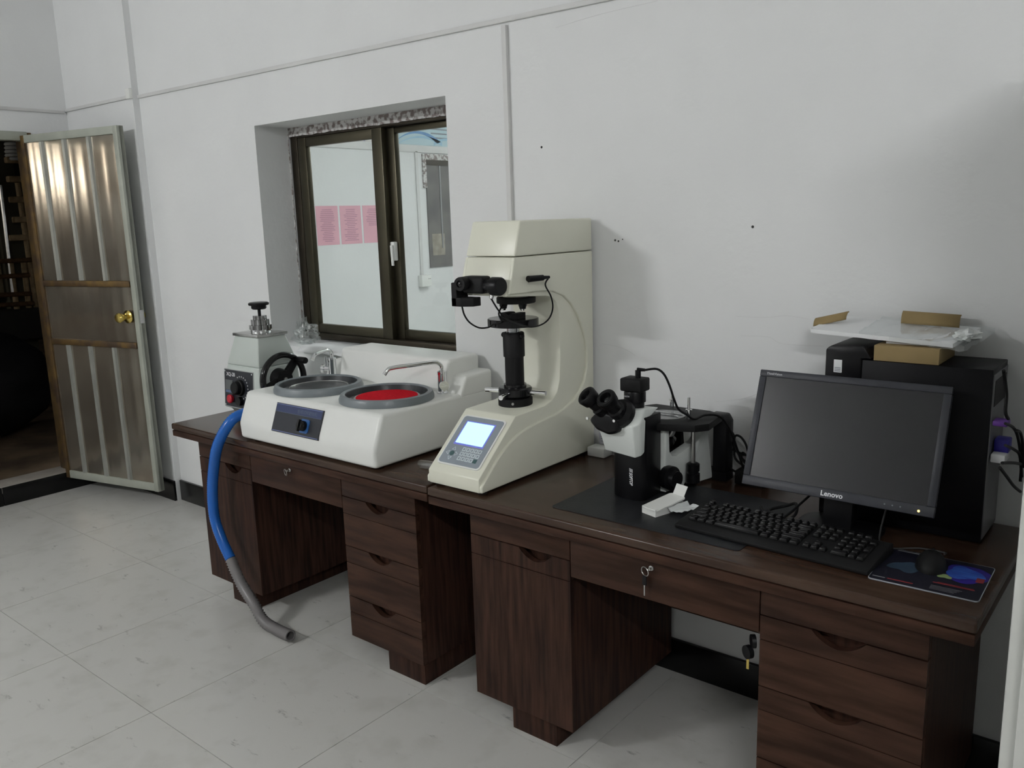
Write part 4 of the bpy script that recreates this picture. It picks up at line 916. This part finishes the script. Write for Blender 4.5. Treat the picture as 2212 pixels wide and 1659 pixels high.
# stage with glass insert
SZ = 0.903
sg = obj('stage', MB().prism([(1.962, -0.303), (2.088, -0.303), (2.172, -0.268), (2.196, -0.232), (2.178, -0.112), (2.128, -0.088), (1.95, -0.088), (1.93, -0.12), (1.94, -0.25)], SZ - 0.007, SZ + 0.013, 'z'), BLACKM, mc, bevel=0.002)
obj('stage_insert', MB().lathe([(0.058, SZ + 0.013), (0.058, SZ + 0.0142), (0, SZ + 0.0142)], (2.045, -0.20, 0), n=40), mat('stage_insert_glass', (0.30, 0.31, 0.31), 0.12, 0.3), sg)
for s in (-0.012, 0.014): obj('clip_bar', MB().box(2.0, 2.09, -0.20 + s, -0.196 + s, SZ + 0.0142, SZ + 0.016), CHROME, sg)
for px_, py_, h in ((2.020, -0.118, 0.055), (2.124, -0.212, 0.075)):
    obj('stage_post', MB().cyl((px_, py_, SZ + 0.0125), (px_, py_, SZ + 0.038), 0.0062, n=14).cyl((px_, py_, SZ + 0.038), (px_, py_, SZ + 0.041), 0.0095, n=16).cyl((px_, py_, SZ + 0.041), (px_, py_, SZ + h), 0.0038, n=12), CHROME, sg)
# coaxial stage drive below the stage
rx_, ry_ = 2.135, -0.205
rod = obj('stage_drive', MB().cyl((rx_, ry_, SZ - 0.006), (rx_, ry_, 0.786), 0.0065, n=16), STEEL, sg)
obj('drive_knob', MB().lathe([(0, 0.79), (0.014, 0.789), (0.0185, 0.786), (0.0185, 0.766), (0.0155, 0.764), (0.0155, 0.760), (0.0195, 0.758), (0.0195, 0.734), (0.017, 0.731), (0, 0.731)], (rx_, ry_, 0), n=24), BLACKP, sg)
# focus knobs, nosepiece, name lettering, lamp house
fk = obj('focus_knob', MB().lathe([(0.02, -0.01), (0.02, 0.006), (0.032, 0.008), (0.034, 0.014), (0.034, 0.032), (0.024, 0.036), (0.023, 0.05), (0, 0.051)], (2.078, -0.270, 0.757), (0.97, -0.22, 0), 36), BLACKP, mc)
obj('focus_knob', MB().lathe([(0.02, -0.01), (0.02, 0.006), (0.032, 0.008), (0.034, 0.014), (0.034, 0.028), (0, 0.029)], (1.955, -0.245, 0.757), (-1, 0, 0), 36), BLACKP, mc)
obj('switch', MB(frame(Vector((2.0985, -0.196, 0.723)), Vector((0.235, 0.972, 0)), Vector((0, 0, 1)), Vector((0.972, -0.235, 0)))).box(-0.016, 0.006, -0.002, 0.022, 0, 0.003), BLACKP, mc)
ns = obj('nosepiece', MB().lathe([(0, 0), (0.036, 0.0), (0.04, 0.012), (0.03, 0.022), (0, 0.022)], (2.03, -0.195, 0.835), (0.25, -0.2, 1), 32), BLACKGLOSS, mc)
for a in (20, 110, 200, 290):
    d = Vector((0.55 * math.cos(math.radians(a)), 0.55 * math.sin(math.radians(a)), 1)).normalized(); c = Vector((2.03, -0.195, 0.85)) + Vector((math.cos(math.radians(a)), math.sin(math.radians(a)), 0)) * 0.02
    obj('objective', MB().lathe([(0.011, 0), (0.011, 0.018), (0.008, 0.026), (0.005, 0.036), (0, 0.036)], c, d, 18), STEEL, ns)
LM = frame(Vector((2.0385, -0.3806, 0.801)), Vector((0.03, 0, -1)).normalized(), Vector((1, 0.045, 0)).normalized(), Vector((0.03, -1, 0)).normalized())
lt = obj('name_lettering', text_mesh('SOPTOP', 0.0135, LM @ Matrix.Translation((0.0125, -0.005, 0.0006)) @ Matrix.Diagonal((0.70, 1, 1, 1)), shear=0.3, weight=0.0004), PRINTWHITE, mc)
bl = MB(LM)
for i in range(3): bl.prism([(0.0 + i * 0.0035, -0.005), (0.0026 + i * 0.0035, -0.005), (0.0056 + i * 0.0035, 0.0055), (0.003 + i * 0.0035, 0.0055)], 0.0004, 0.0009, 'z')
obj('name_emblem', bl, mat('grey_emblem', (0.5, 0.5, 0.52), 0.5), lt)
lh = obj('lamp_house', MB().prism([(2.135, 0.735), (2.178, 0.735), (2.178, 0.885), (2.166, 0.905), (2.12, 0.905), (2.12, 0.88), (2.135, 0.87)], -0.085, -0.035, 'y'), BLACKP, mc, bevel=0.005)
obj('lamp_base', MB().box(2.10, 2.18, -0.085, -0.04, MZ, 0.7345), BLACKP, lh)

# power adapter with its leads, behind the microscope
ad_ = thing('power_adapter', (2.255, -0.055, DH), 'black power adapter block behind the microscope by the wall', 'power adapter')
obj('adapter_block', MB().box(2.205, 2.29, -0.085, -0.03, DH, 0.748), BLACKM, ad_, bevel=0.004)
obj('adapter_lead', MB().tube([(2.286, -0.055, 0.73), tuple(Yp(1592, 995, -0.045)), tuple(Yp(1585, 960, -0.04)), tuple(Yp(1565, 925, -0.035)), tuple(Yp(1552, 921, -0.035)), tuple(Yp(1547, 950, -0.03)), (2.21, -0.028, 0.78)], 0.0034, 8, 8), RUBBER, ad_)
cl = thing('cable_bundle', (2.32, -0.05, DH), 'looped black leads between the microscope and the monitor', 'cable')
for pts in (((1545, 926), (1570, 928), (1584, 938), (1586, 960), (1598, 985), (1612, 998), (1626, 1010)), ((1586, 962), (1588, 942), (1600, 944), (1612, 962), (1616, 985), (1604, 978), (1602, 990), (1612, 1003)), ((1578, 1012), (1590, 1019), (1606, 1018), (1622, 1010), (1640, 1000))):
    obj('lead', MB().tube([tuple(Yp(px, py, -0.05 - 0.004 * i)) for i, (px, py) in enumerate(pts)], 0.0034, 8, 7), RUBBER, cl)

# white carton and label behind the tester
wbx = obj('small_carton', MB().box(1.682, 1.748, -0.072, -0.022, DH, 0.737), WHITEPLAST, bevel=0.003, label='small white carton behind the hardness tester at the wall', cat='carton')
nc = obj('instruction_slip', MB().prism([(1.694, 0.775), (1.745, 0.782), (1.747, 0.742), (1.696, 0.7375)], -0.02, -0.0195, 'y'), mat('lilac_slip', (0.66, 0.66, 0.74), 0.7), label='pale lilac printed slip leaning on the wall above the small carton', cat='paper slip')
for i in range(4): obj('printed_line', MB().box(1.702, 1.738, -0.0204, -0.02, 0.747 + i * 0.008, 0.749 + i * 0.008), INK, nc)

# open white plastic case on the mat
ca0 = Vector((2.152, -0.405, DH + 0.0024))
cs_ = thing('plastic_case', ca0, 'open white plastic specimen case with film, between microscope and keyboard', 'plastic case', rotz=math.radians(-16), local=True)
def tray(w, d, h, t=0.0015):
    mb = MB(); mb.box(-w / 2, w / 2, -d / 2, d / 2, 0, t)
    mb.box(-w / 2, w / 2, -d / 2, -d / 2 + t, t, h); mb.box(-w / 2, w / 2, d / 2 - t, d / 2, t, h); mb.box(-w / 2, -w / 2 + t, -d / 2 + t, d / 2 - t, t, h); mb.box(w / 2 - t, w / 2, -d / 2 + t, d / 2 - t, t, h)
    return mb
obj('case_tray', tray(0.05, 0.105, 0.02), WHITEPLAST, cs_)
lid_ = MB(Matrix.Translation((0.0, 0.004, 0.021)) @ Matrix.Rotation(math.radians(7), 4, 'X')); lid_.prism(rrect(-0.028, 0.028, -0.058, 0.056, 0.012), 0.0, 0.0035, 'z')
obj('case_lid', lid_, WHITEPLAST, cs_)
obj('case_flap', MB(Matrix.Translation((0, 0.056, 0.028)) @ Matrix.Rotation(math.radians(60), 4, 'X')).box(-0.02, 0.02, 0, 0.032, 0, 0.0012), WHITEPLAST, cs_)
fm = MB(); random.seed(4); G = []
for i in range(9):
    G.append([fm.v((0.018 + 0.012 * i / 2, -0.02 + 0.012 * k + 0.004 * i, 0.004 + 0.012 * abs(mnoise.noise(Vector((i * 0.7, k * 0.9, 1)))) + (0.012 if i < 3 else 0.004))) for k in range(7)])
for i in range(8):
    for k in range(6): fm.bm.faces.new((G[i][k], G[i + 1][k], G[i + 1][k + 1], G[i][k + 1]))
obj('film_wrap', fm, mat('milky_film', (0.72, 0.75, 0.74), 0.25), cs_)
# clear tube in a bag between polisher and tester
tbg = thing('sample_tube', (1.345, -0.475, DH), 'small clear capped plastic tube lying beside the hardness tester base', 'tube')
obj('tube_wall', MB().lathe([(0, 0), (0.012, 0.0005), (0.0135, 0.004), (0.0135, 0.075), (0, 0.076)], (1.315, -0.484, DH + 0.0138), (0.98, 0.2, 0), 20), PLASTICFILM, tbg)
obj('tube_cap', MB().cyl((1.392, -0.4683, DH + 0.0138), (1.40, -0.4665, DH + 0.0138), 0.0135, n=20), WHITEPLAST, tbg)
def crumple(c, r, s, seed, sub=3):
    mb = MB(); bmesh.ops.create_icosphere(mb.bm, subdivisions=sub, radius=1)
    for v in mb.bm.verts:
        n = mnoise.noise(v.co * 2.6 + Vector((seed, 0, 0))) * 0.5 + mnoise.noise(v.co * 5 + Vector((0, seed, 0))) * 0.14
        q = v.co * (1 + n); v.co = Vector((c[0] + q.x * r * s[0], c[1] + q.y * r * s[1], max(c[2], c[2] + (q.z + 0.75) * r * s[2])))
    return mb
obj('crumpled_wrap', crumple((1.345, -0.395, DH + 0.0005), 0.022, (1.2, 1, 0.8), 3), PLASTICFILM, sharp=20, label='scrap of crumpled clear wrap beside the polisher side', cat='wrap')
# things on the window sill
obj('plastic_bag', crumple((0.03, 0.075, WZ0 + 0.001), 0.058, (1.1, 0.85, 0.9), 9, 4), PLASTICFILM, sharp=18, label='crumpled clear plastic bag in the corner of the window sill', cat='plastic bag')
obj('plastic_bag', crumple((-0.072, 0.135, WZ0 + 0.001), 0.03, (0.9, 0.8, 2.2), 21, 4), PLASTICFILM, sharp=18, label='upright wisp of clear plastic at the left window reveal', cat='plastic bag')
sp = MB(); G = []
for i in range(13):
    G.append([sp.v((0.10 + 0.46 * i / 12, -0.035 + 0.19 * k / 6, WZ0 + 0.004 + 0.010 * abs(mnoise.noise(Vector((i * 0.5, k * 0.5, 2)))) + (-0.02 * (1 - k / 1.5) if k < 1 else 0))) for k in range(7)])
for i in range(12):
    for k in range(6): sp.bm.faces.new((G[i][k], G[i + 1][k], G[i + 1][k + 1], G[i][k + 1]))
ss = obj('sheet_of_paper', sp, PAPER, sharp=60, label='loose white sheet lying along the window sill behind the polisher', cat='paper')
md = ss.modifiers.new('thickness', 'SOLIDIFY'); md.thickness = 0.001; md.offset = 1

# ================================================================== MONITOR
mt_ = math.radians(20.2)
mo = Vector((2.344, -0.336, 0.800)); mv = Vector((0, math.sin(mt_), math.cos(mt_))); mn = Vector((0, -math.cos(mt_), math.sin(mt_)))
MM = frame(mo, Vector((1, 0, 0)), mv, mn)
mnr = thing('monitor', (2.57, -0.25, DH), 'dark grey flat monitor, switched off, tilted back in front of the computer tower', 'monitor')
MW, MH = 0.45, 0.297
bz = MB(MM); b_ = 0.017; bb = 0.024
obj('back_shell', MB(MM).hexa([(0.002, 0.002, -0.003), (MW - 0.002, 0.002, -0.003), (MW - 0.002, MH - 0.002, -0.003), (0.002, MH - 0.002, -0.003)], [(0.05, 0.05, -0.03), (MW - 0.05, 0.05, -0.03), (MW - 0.05, MH - 0.05, -0.03), (0.05, MH - 0.05, -0.03)]), BLACKM, mnr)
obj('bezel', MB(MM).box(0, MW, 0, bb, -0.003, 0.012), MONBEZEL, mnr, bevel=0.002)
obj('bezel', MB(MM).box(0, MW, MH - b_, MH, -0.003, 0.012), MONBEZEL, mnr, bevel=0.002)
obj('bezel', MB(MM).box(0, b_, bb, MH - b_, -0.003, 0.012), MONBEZEL, mnr, bevel=0.002)
obj('bezel', MB(MM).box(MW - b_, MW, bb, MH - b_, -0.003, 0.012), MONBEZEL, mnr, bevel=0.002)
obj('screen', MB(MM).box(b_, MW - b_, bb, MH - b_, -0.003, 0.0085), MONSCREEN, mnr)
obj('maker_lettering', text_mesh('Lenovo', 0.0175, MM @ Matrix.Translation((MW / 2, 0.0062, 0.0122)), align='CENTER', weight=0.0003), PRINTWHITE, mnr)
obj('range_lettering', text_mesh('ThinkVision', 0.0085, MM @ Matrix.Translation((0.018, MH - 0.0118, 0.0122)), weight=0.0001), mat('pale_grey_lettering', (0.5, 0.51, 0.54), 0.5), mnr)
for i in range(3): obj('button_mark', MB(MM).cyl((0.345 + i * 0.017, 0.012, 0.012), (0.345 + i * 0.017, 0.012, 0.0124), 0.0018, n=10), mat('dim_mark', (0.16, 0.18, 0.19), 0.5), mnr)
obj('power_light', MB(MM).cyl((0.418, 0.010, 0.012), (0.418, 0.010, 0.0128), 0.0026, n=12), AMBER, mnr)
obj('stand_neck', MB().prism([(-0.305, DH + 0.012), (-0.265, DH + 0.012), (-0.228, 0.93), (-0.252, 0.94), (-0.285, 0.86)], 2.535, 2.605, 'x'), BLACKP, mnr, bevel=0.004)
obj('stand_base', MB().prism(rrect(2.47, 2.67, -0.385, -0.205, 0.05), DH, DH + 0.013, 'z'), BLACKP, mnr, bevel=0.004)
cu = thing('monitor_cable', (2.43, -0.28, DH), 'coiled black cable lying under the monitor beside its foot', 'cable')
obj('lead', MB().tube([(2.355, -0.245, DH + 0.006), (2.37, -0.27, DH + 0.006), (2.40, -0.30, DH + 0.006), (2.44, -0.315, DH + 0.006), (2.465, -0.295, DH + 0.022), (2.45, -0.25, DH + 0.035), (2.42, -0.235, DH + 0.02), (2.39, -0.26, DH + 0.012), (2.395, -0.29, DH + 0.014), (2.435, -0.30, DH + 0.018)], 0.004, 8, 8), RUBBER, cu)
obj('lead', MB().tube([(2.50, -0.16, 0.80), (2.485, -0.21, 0.775), (2.46, -0.29, 0.74), (2.452, -0.335, DH + 0.02), (2.475, -0.36, DH + 0.006)], 0.003, 8, 8), RUBBER, cu)
mcb = obj('mouse_cable', MB().tube([(2.66, -0.20, 0.80), (2.665, -0.24, 0.765), (2.668, -0.285, 0.73), (2.68, -0.325, DH + 0.004), (2.71, -0.335, DH + 0.003), (2.76, -0.30, DH + 0.003), (2.81, -0.295, DH + 0.003), (2.815, -0.318, DH + 0.008)], 0.0022, 8, 8), mat('grey_lead', (0.05, 0.05, 0.05), 0.35), label='thin grey mouse cable hanging from the monitor to the desk', cat='cable')

# ================================================================== KEYBOARD
kyr = math.radians(-3.0)
kb = thing('keyboard', (2.236, -0.497, DH + 0.0002), 'black full-size keyboard in front of the monitor', 'keyboard', rotz=kyr, local=True)
KW, KD = 0.476, 0.158
obj('keyboard_case', MB().prism([(0, 0.003), (0, 0.012), (0.03, 0.0165), (0.148, 0.030), (0.158, 0.026), (0.158, 0.003)], 0, KW, 'x'), BLACKM, kb, bevel=0.002)
for fx in (0.03, KW - 0.03):
    for fy_ in (0.02, 0.135): obj('foot', MB().box(fx - 0.01, fx + 0.01, fy_ - 0.005, fy_ + 0.005, 0, 0.0032), BRONZEFOOT, kb)
slope = math.atan2(0.0135, 0.118)
KEYTOP = mat('keycap_plastic', (0.009, 0.009, 0.0095), 0.24, spec=0.4, var=0.1)
key_mesh = {}
def key(u, row, w=1.0, h=1.0):
    U = 0.0192; x0 = 0.0165 + u * U; y0 = 0.034 + row * U
    wd, hd2 = w * U - 0.0018, h * U - 0.0018
    k = (w, h)
    if k not in key_mesh:
        i = 0.0032
        mb = MB().hexa([(0, 0, 0), (wd, 0, 0), (wd, hd2, 0), (0, hd2, 0)], [(i, i * .7, 0.0085), (wd - i, i * .7, 0.0085), (wd - i, hd2 - i, 0.0085), (i, hd2 - i, 0.0085)])
        key_mesh[k] = obj('key', mb, KEYTOP, kb, bevel=0.0012, seg=2)
        o = key_mesh[k]
    else:
        o = bpy.data.objects.new('key', key_mesh[k].data); COL.objects.link(o); o.parent = kb
    o.location = (x0 + 0.0009, y0 + 0.0009, 0.0172 + (y0 - 0.034) * math.tan(slope)); o.rotation_euler = (slope, 0, 0)
# rows from the front: space row up to the function row
for u, w in ((0, 1.25), (1.25, 1.25), (2.5, 1.25)): key(u, 0, w)
key(3.75, 0, 6.25)
for u, w in ((10, 1.25), (11.25, 1.25), (12.5, 1.25), (13.75, 1.25)): key(u, 0, w)
key(0, 1, 2.25)
for i in range(10): key(2.25 + i, 1)
key(12.25, 1, 2.75)
key(0, 2, 1.75)
for i in range(11): key(1.75 + i, 2)
key(12.75, 2, 2.25)
key(0, 3, 1.5)
for i in range(12): key(1.5 + i, 3)
key(13.5, 3, 1.5)
for i in range(13): key(i, 4)
key(13, 4, 2.0)
key(0, 5.3)
for u in (2, 3, 4, 5, 6.5, 7.5, 8.5, 9.5, 11, 12, 13, 14): key(u, 5.3)
for i in range(3): key(15.4 + i, 5.3); key(15.4 + i, 4); key(15.4 + i, 3); key(15.4 + i, 0)
key(16.4, 1)
for r in (1, 2, 3, 4):
    for i in range(3): key(18.8 + i, r)
key(18.8, 0, 2.0); key(20.8, 0)
for i in range(4): key(18.8 + i, 5.3) if i < 3 else None
for r, h in ((0, 2.0), (2, 2.0), (4, 1.0)): key(21.8, r, 1.0, h)

# ================================================================== MOUSE PAD AND MOUSE
pdt = thing('mouse_pad', (2.815, -0.425, DH), 'dark printed mouse pad with blue swirl at the right desk end', 'mouse pad', rotz=math.radians(1.5), local=True)
hw_, hh_ = 0.106, 0.0985
obj('pad_sheet', MB().prism(rrect(-hw_, hw_, -hh_, hh_, 0.008), 0.0, 0.0024, 'z'), PADEDGE, pdt)
obj('pad_print', MB().prism(rrect(-hw_ + 0.0014, hw_ - 0.0014, -hh_ + 0.0014, hh_ - 0.0014, 0.007), 0.0024, 0.0026, 'z'), PADBLACK, pdt)
def blob(nm, c, rx0, ry0, m, z, wob=0.12, seed=0, n=26):
    pr_ = []
    for i in range(n):
        a = 2 * math.pi * i / n; k = 1 + wob * math.sin(3 * a + seed) + wob * 0.5 * math.sin(5 * a + 2 * seed); pr_.append((min(c[0] + rx0 * k * math.cos(a), hw_ - 0.002), c[1] + ry0 * k * math.sin(a)))
    obj(nm, MB().prism(pr_, 0.0026, z, 'z'), m, pdt)
blob('violet_print', (0.064, 0.03), 0.045, 0.05, PADVIOLET, 0.00265, 0.1, 1)
blob('blue_print', (0.058, 0.032), 0.036, 0.034, PADBLUE, 0.0027, 0.16, 2)
blob('green_print', (0.026, -0.006), 0.014, 0.010, PADGREEN, 0.00275, 0.2, 3)
blob('teal_print', (-0.055, 0.0), 0.03, 0.028, PADTEAL, 0.00265, 0.2, 4)
obj('red_label', MB().box(0.083, 0.098, -0.003, 0.022, 0.0026, 0.0028), PADRED, pdt)
obj('red_lines', MB().box(-0.07, -0.02, -0.083, -0.078, 0.0026, 0.0027).box(0.012, 0.09, -0.05, -0.046, 0.0026, 0.0027).box(0.02, 0.088, -0.044, -0.042, 0.0026, 0.0027), PADRED, pdt)
gl_ = MB(); gl_.box(-0.1, -0.075, -0.083, -0.079, 0.0026, 0.0027)
for i in range(4): gl_.box(0.012, 0.07 - i * 0.004, -0.066 - i * 0.006, -0.0645 - i * 0.006, 0.0026, 0.0027)
gl_.box(-0.09, -0.045, 0.088, 0.0925, 0.0026, 0.0027)
obj('grey_lines', gl_, mat('pad_grey_print', (0.22, 0.22, 0.24), 0.5), pdt)
ms = thing('computer_mouse', (2.805, -0.39, DH + 0.0028), 'black computer mouse on the dark printed mouse pad', 'mouse', rotz=math.radians(8), local=True)
mbm = MB(); bmesh.ops.create_uvsphere(mbm.bm, u_segments=28, v_segments=18, radius=1)
for v in mbm.bm.verts:
    c = v.co; wx = 0.031 * (1 - 0.12 * max(0, c.y)); zz = c.z * (0.034 if c.y < 0.2 else 0.034 - 0.014 * (c.y - 0.2)) if c.z > 0 else 0
    v.co = Vector((c.x * wx * (1.03 if c.z <= 0 else 1), c.y * 0.053, max(0.0, zz) + (0.001 if c.z > 0 else 0)))
obj('mouse_shell', mbm, BLACKM, ms, sharp=60)
obj('scroll_wheel', MB().cyl((-0.003, 0.026, 0.024), (0.003, 0.026, 0.024), 0.008, n=18), RUBBER, ms)
obj('glow', MB().ball((0.006, 0.049, 0.012), 0.0035, seg=10), REDLED, ms)

# ================================================================== COMPUTER TOWER
pc = thing('computer_tower', (2.675, -0.105, DH), 'black computer tower standing behind the monitor with cables at its back', 'computer')
PX0, PX1, PY0, PY1, PZ1 = 2.487, 2.862, -0.19, -0.022, 1.118
obj('side_panels', MB().box(2.578, PX1, PY0, PY1, DH + 0.003, PZ1), mat('satin_black_steel', (0.0045, 0.0045, 0.006), 0.45, 0.0, spec=0.2, var=0.2), pc, bevel=0.002)
obj('front_bezel', MB().prism([(PX0, DH + 0.003), (2.577, DH + 0.003), (2.577, PZ1 + 0.002), (2.60, PZ1 + 0.004), (2.583, 1.147), (2.572, 1.150), (2.50, 1.148), (PX0 + 0.002, 1.138)], PY0 - 0.001, PY1, 'y'), BLACKP, pc, bevel=0.004)
bk_ = obj('back_plate', MB().box(PX1, PX1 + 0.002, PY0 + 0.006, PY1 - 0.004, DH + 0.01, PZ1 - 0.012), mat('dull_back_steel', (0.24, 0.24, 0.25), 0.45, 0.7, var=0.2), pc)
obj('power_grille', MB().box(PX1 + 0.002, PX1 + 0.003, PY0 + 0.02, PY1 - 0.02, 1.03, 1.09), BLACKM, bk_)
stk = obj('side_sticker', MB().prism(rrect(2.5105, 2.5305, 1.082, 1.114, 0.001), PY0 - 0.0014, PY0 - 0.0009, 'y'), PAPER, pc)
for i in range(3): obj('sticker_line', MB().box(2.513, 2.528, PY0 - 0.0018, PY0 - 0.0014, 1.085 + i * 0.004, 1.0868 + i * 0.004), INK, stk)
for fx in (2.52, 2.82):
    for fy_ in (-0.17, -0.045): obj('foot', MB().cyl((fx, fy_, DH), (fx, fy_, DH + 0.0035), 0.01, n=12), BRONZEFOOT, pc)
# plugs and their leads at the back
XP = PX1 + 0.004
def plug(name, px, py, size, m, label, cat='plug'):
    p = Xp(px, py, XP + 0.012)
    return obj(name, MB().box(XP, XP + 0.03, p.y - size[0], p.y + size[0], p.z - size[1], p.z + size[1]), m, pc, bevel=0.003, pl=label)
plug('keyboard_plug', 2160, 912, (0.02, 0.006), PURPLE, 'purple plug'); vg = plug('video_plug', 2163, 960, (0.022, 0.016), BLUEPLUG, 'blue video plug')
wl_ = plug('cable_tag', 2157, 985, (0.03, 0.0095), PAPER, 'white cable tag')
cbn = thing('cable_bundle', (2.93, -0.08, DH), 'tangle of black leads hanging at the back of the computer tower', 'cable')
for i, pts in enumerate(((( 2172, 915), (2190, 925), (2200, 950), (2206, 1000), (2204, 1040)), ((2172, 962), (2192, 972), (2203, 985), (2207, 1030)), ((2165, 1000), (2190, 1000), (2208, 1003)), ((2168, 800), (2174, 850), (2172, 890), (2178, 905)), ((2160, 1010), (2175, 1030), (2190, 1050), (2204, 1062)), ((2196, 930), (2204, 935), (2209, 960), (2210, 1010)))):
    obj('lead', MB().tube([tuple(Xp(px, py, 2.898 + 0.006 * (i % 3) + 0.004 * k)) for k, (px, py) in enumerate(pts)], 0.0035, 8, 7), RUBBER, cbn)

# ================================================================== ON TOP OF THE TOWER
bx = thing('cardboard_box', (2.66, -0.1, PZ1), 'shallow brown cardboard box on top of the computer tower', 'box')
obj('box_body', MB().box(2.603, 2.748, -0.186, -0.03, PZ1 + 0.0005, 1.156), CARD, bx, bevel=0.001)
pk = thing('wrapped_paper_stack', (2.61, -0.09, 1.156), 'stack of white papers in clear film lying on the cardboard box', 'paper stack')
def pkt(x, s): return None
A0, A1, B1, B0 = Vector((2.437, -0.155, 1.176)), Vector((2.772, -0.172, 1.163)), Vector((2.80, -0.028, 1.185)), Vector((2.452, -0.024, 1.198))
def slab(a0, a1, b1, b0, th, nx=16, ny=6, amp=0.002, off=0.0, seed=0):
    mb = MB(); L = []
    for lay in (0, 1):
        G = []
        for i in range(nx + 1):
            col_ = []
            for k in range(ny + 1):
                s, t = i / nx, k / ny
                p = (a0 * (1 - s) + a1 * s) * (1 - t) + (b0 * (1 - s) + b1 * s) * t
                z = amp * mnoise.noise(Vector((i * 0.6 + seed, k * 0.8, lay))) + (th if lay else 0) + off
                col_.append(mb.v((p.x, p.y, p.z + z)))
            G.append(col_)
        L.append(G)
    for lay in (0, 1):
        G = L[lay]
        for i in range(nx):
            for k in range(ny): mb.bm.faces.new((G[i][k], G[i + 1][k], G[i + 1][k + 1], G[i][k + 1]))
    rim = [(i, 0) for i in range(nx)] + [(nx, k) for k in range(ny)] + [(i, ny) for i in range(nx, 0, -1)] + [(0, k) for k in range(ny, 0, -1)]
    for j in range(len(rim)):
        a, b = rim[j], rim[(j + 1) % len(rim)]
        mb.bm.faces.new((L[0][a[0]][a[1]], L[0][b[0]][b[1]], L[1][b[0]][b[1]], L[1][a[0]][a[1]]))
    return mb
lift = Vector((0, 0, 0.0))
ps = obj('paper_sheets', slab(A0, A1, B1, B0, 0.010, amp=0.0012, off=-0.004), PAPER, pk, sharp=50)
obj('film_wrap', slab(A0 + Vector((0.12, -0.004, 0)), A1 + Vector((0.025, -0.006, -0.004)), B1 + Vector((0.03, 0.004, 0)), B0 + Vector((0.12, 0.002, 0)), 0.013, 22, 8, 0.006, -0.006, 3), PLASTICFILM, pk, sharp=25)
obj('film_twist', crumple((2.79, -0.11, 1.172), 0.03, (0.9, 1.6, 0.45), 5, 3), mat('milky_film', (0.7, 0.7, 0.7), 0.3), pk, sharp=25)
obj('package_support', MB().box(2.62, 2.73, -0.15, -0.05, 1.1565, 1.163), PAPER, pk)
def curl(a, b, h, m, name, label, depth):
    mb = MB(); prof = []
    n = 8; a = Vector(a); b = Vector(b); u = (b - a)
    G = []
    for i in range(n + 1):
        ang = math.radians(100 * i / n)
        G.append([mb.v(a + u * t + Vector((0, depth * (1 - math.cos(ang)), h * math.sin(ang)))) for t in (0, 0.5, 1)])
    for i in range(n):
        for k in range(2): mb.bm.faces.new((G[i][k], G[i][k + 1], G[i + 1][k + 1], G[i + 1][k]))
    o = obj(name, mb, m, sharp=50, label=label, cat='cardboard piece')
    md = o.modifiers.new('thickness', 'SOLIDIFY'); md.thickness = 0.003
    return o
curl((2.428, -0.115, 1.183), (2.506, -0.10, 1.203), 0.020, CARD, 'cardboard_strip', 'short curled brown cardboard strip on the left end of the paper stack', 0.018)
curl((2.628, -0.062, 1.196), (2.760, -0.062, 1.192), 0.030, CARD, 'cardboard_strip', 'long curled brown cardboard strip at the back of the paper stack', 0.016)
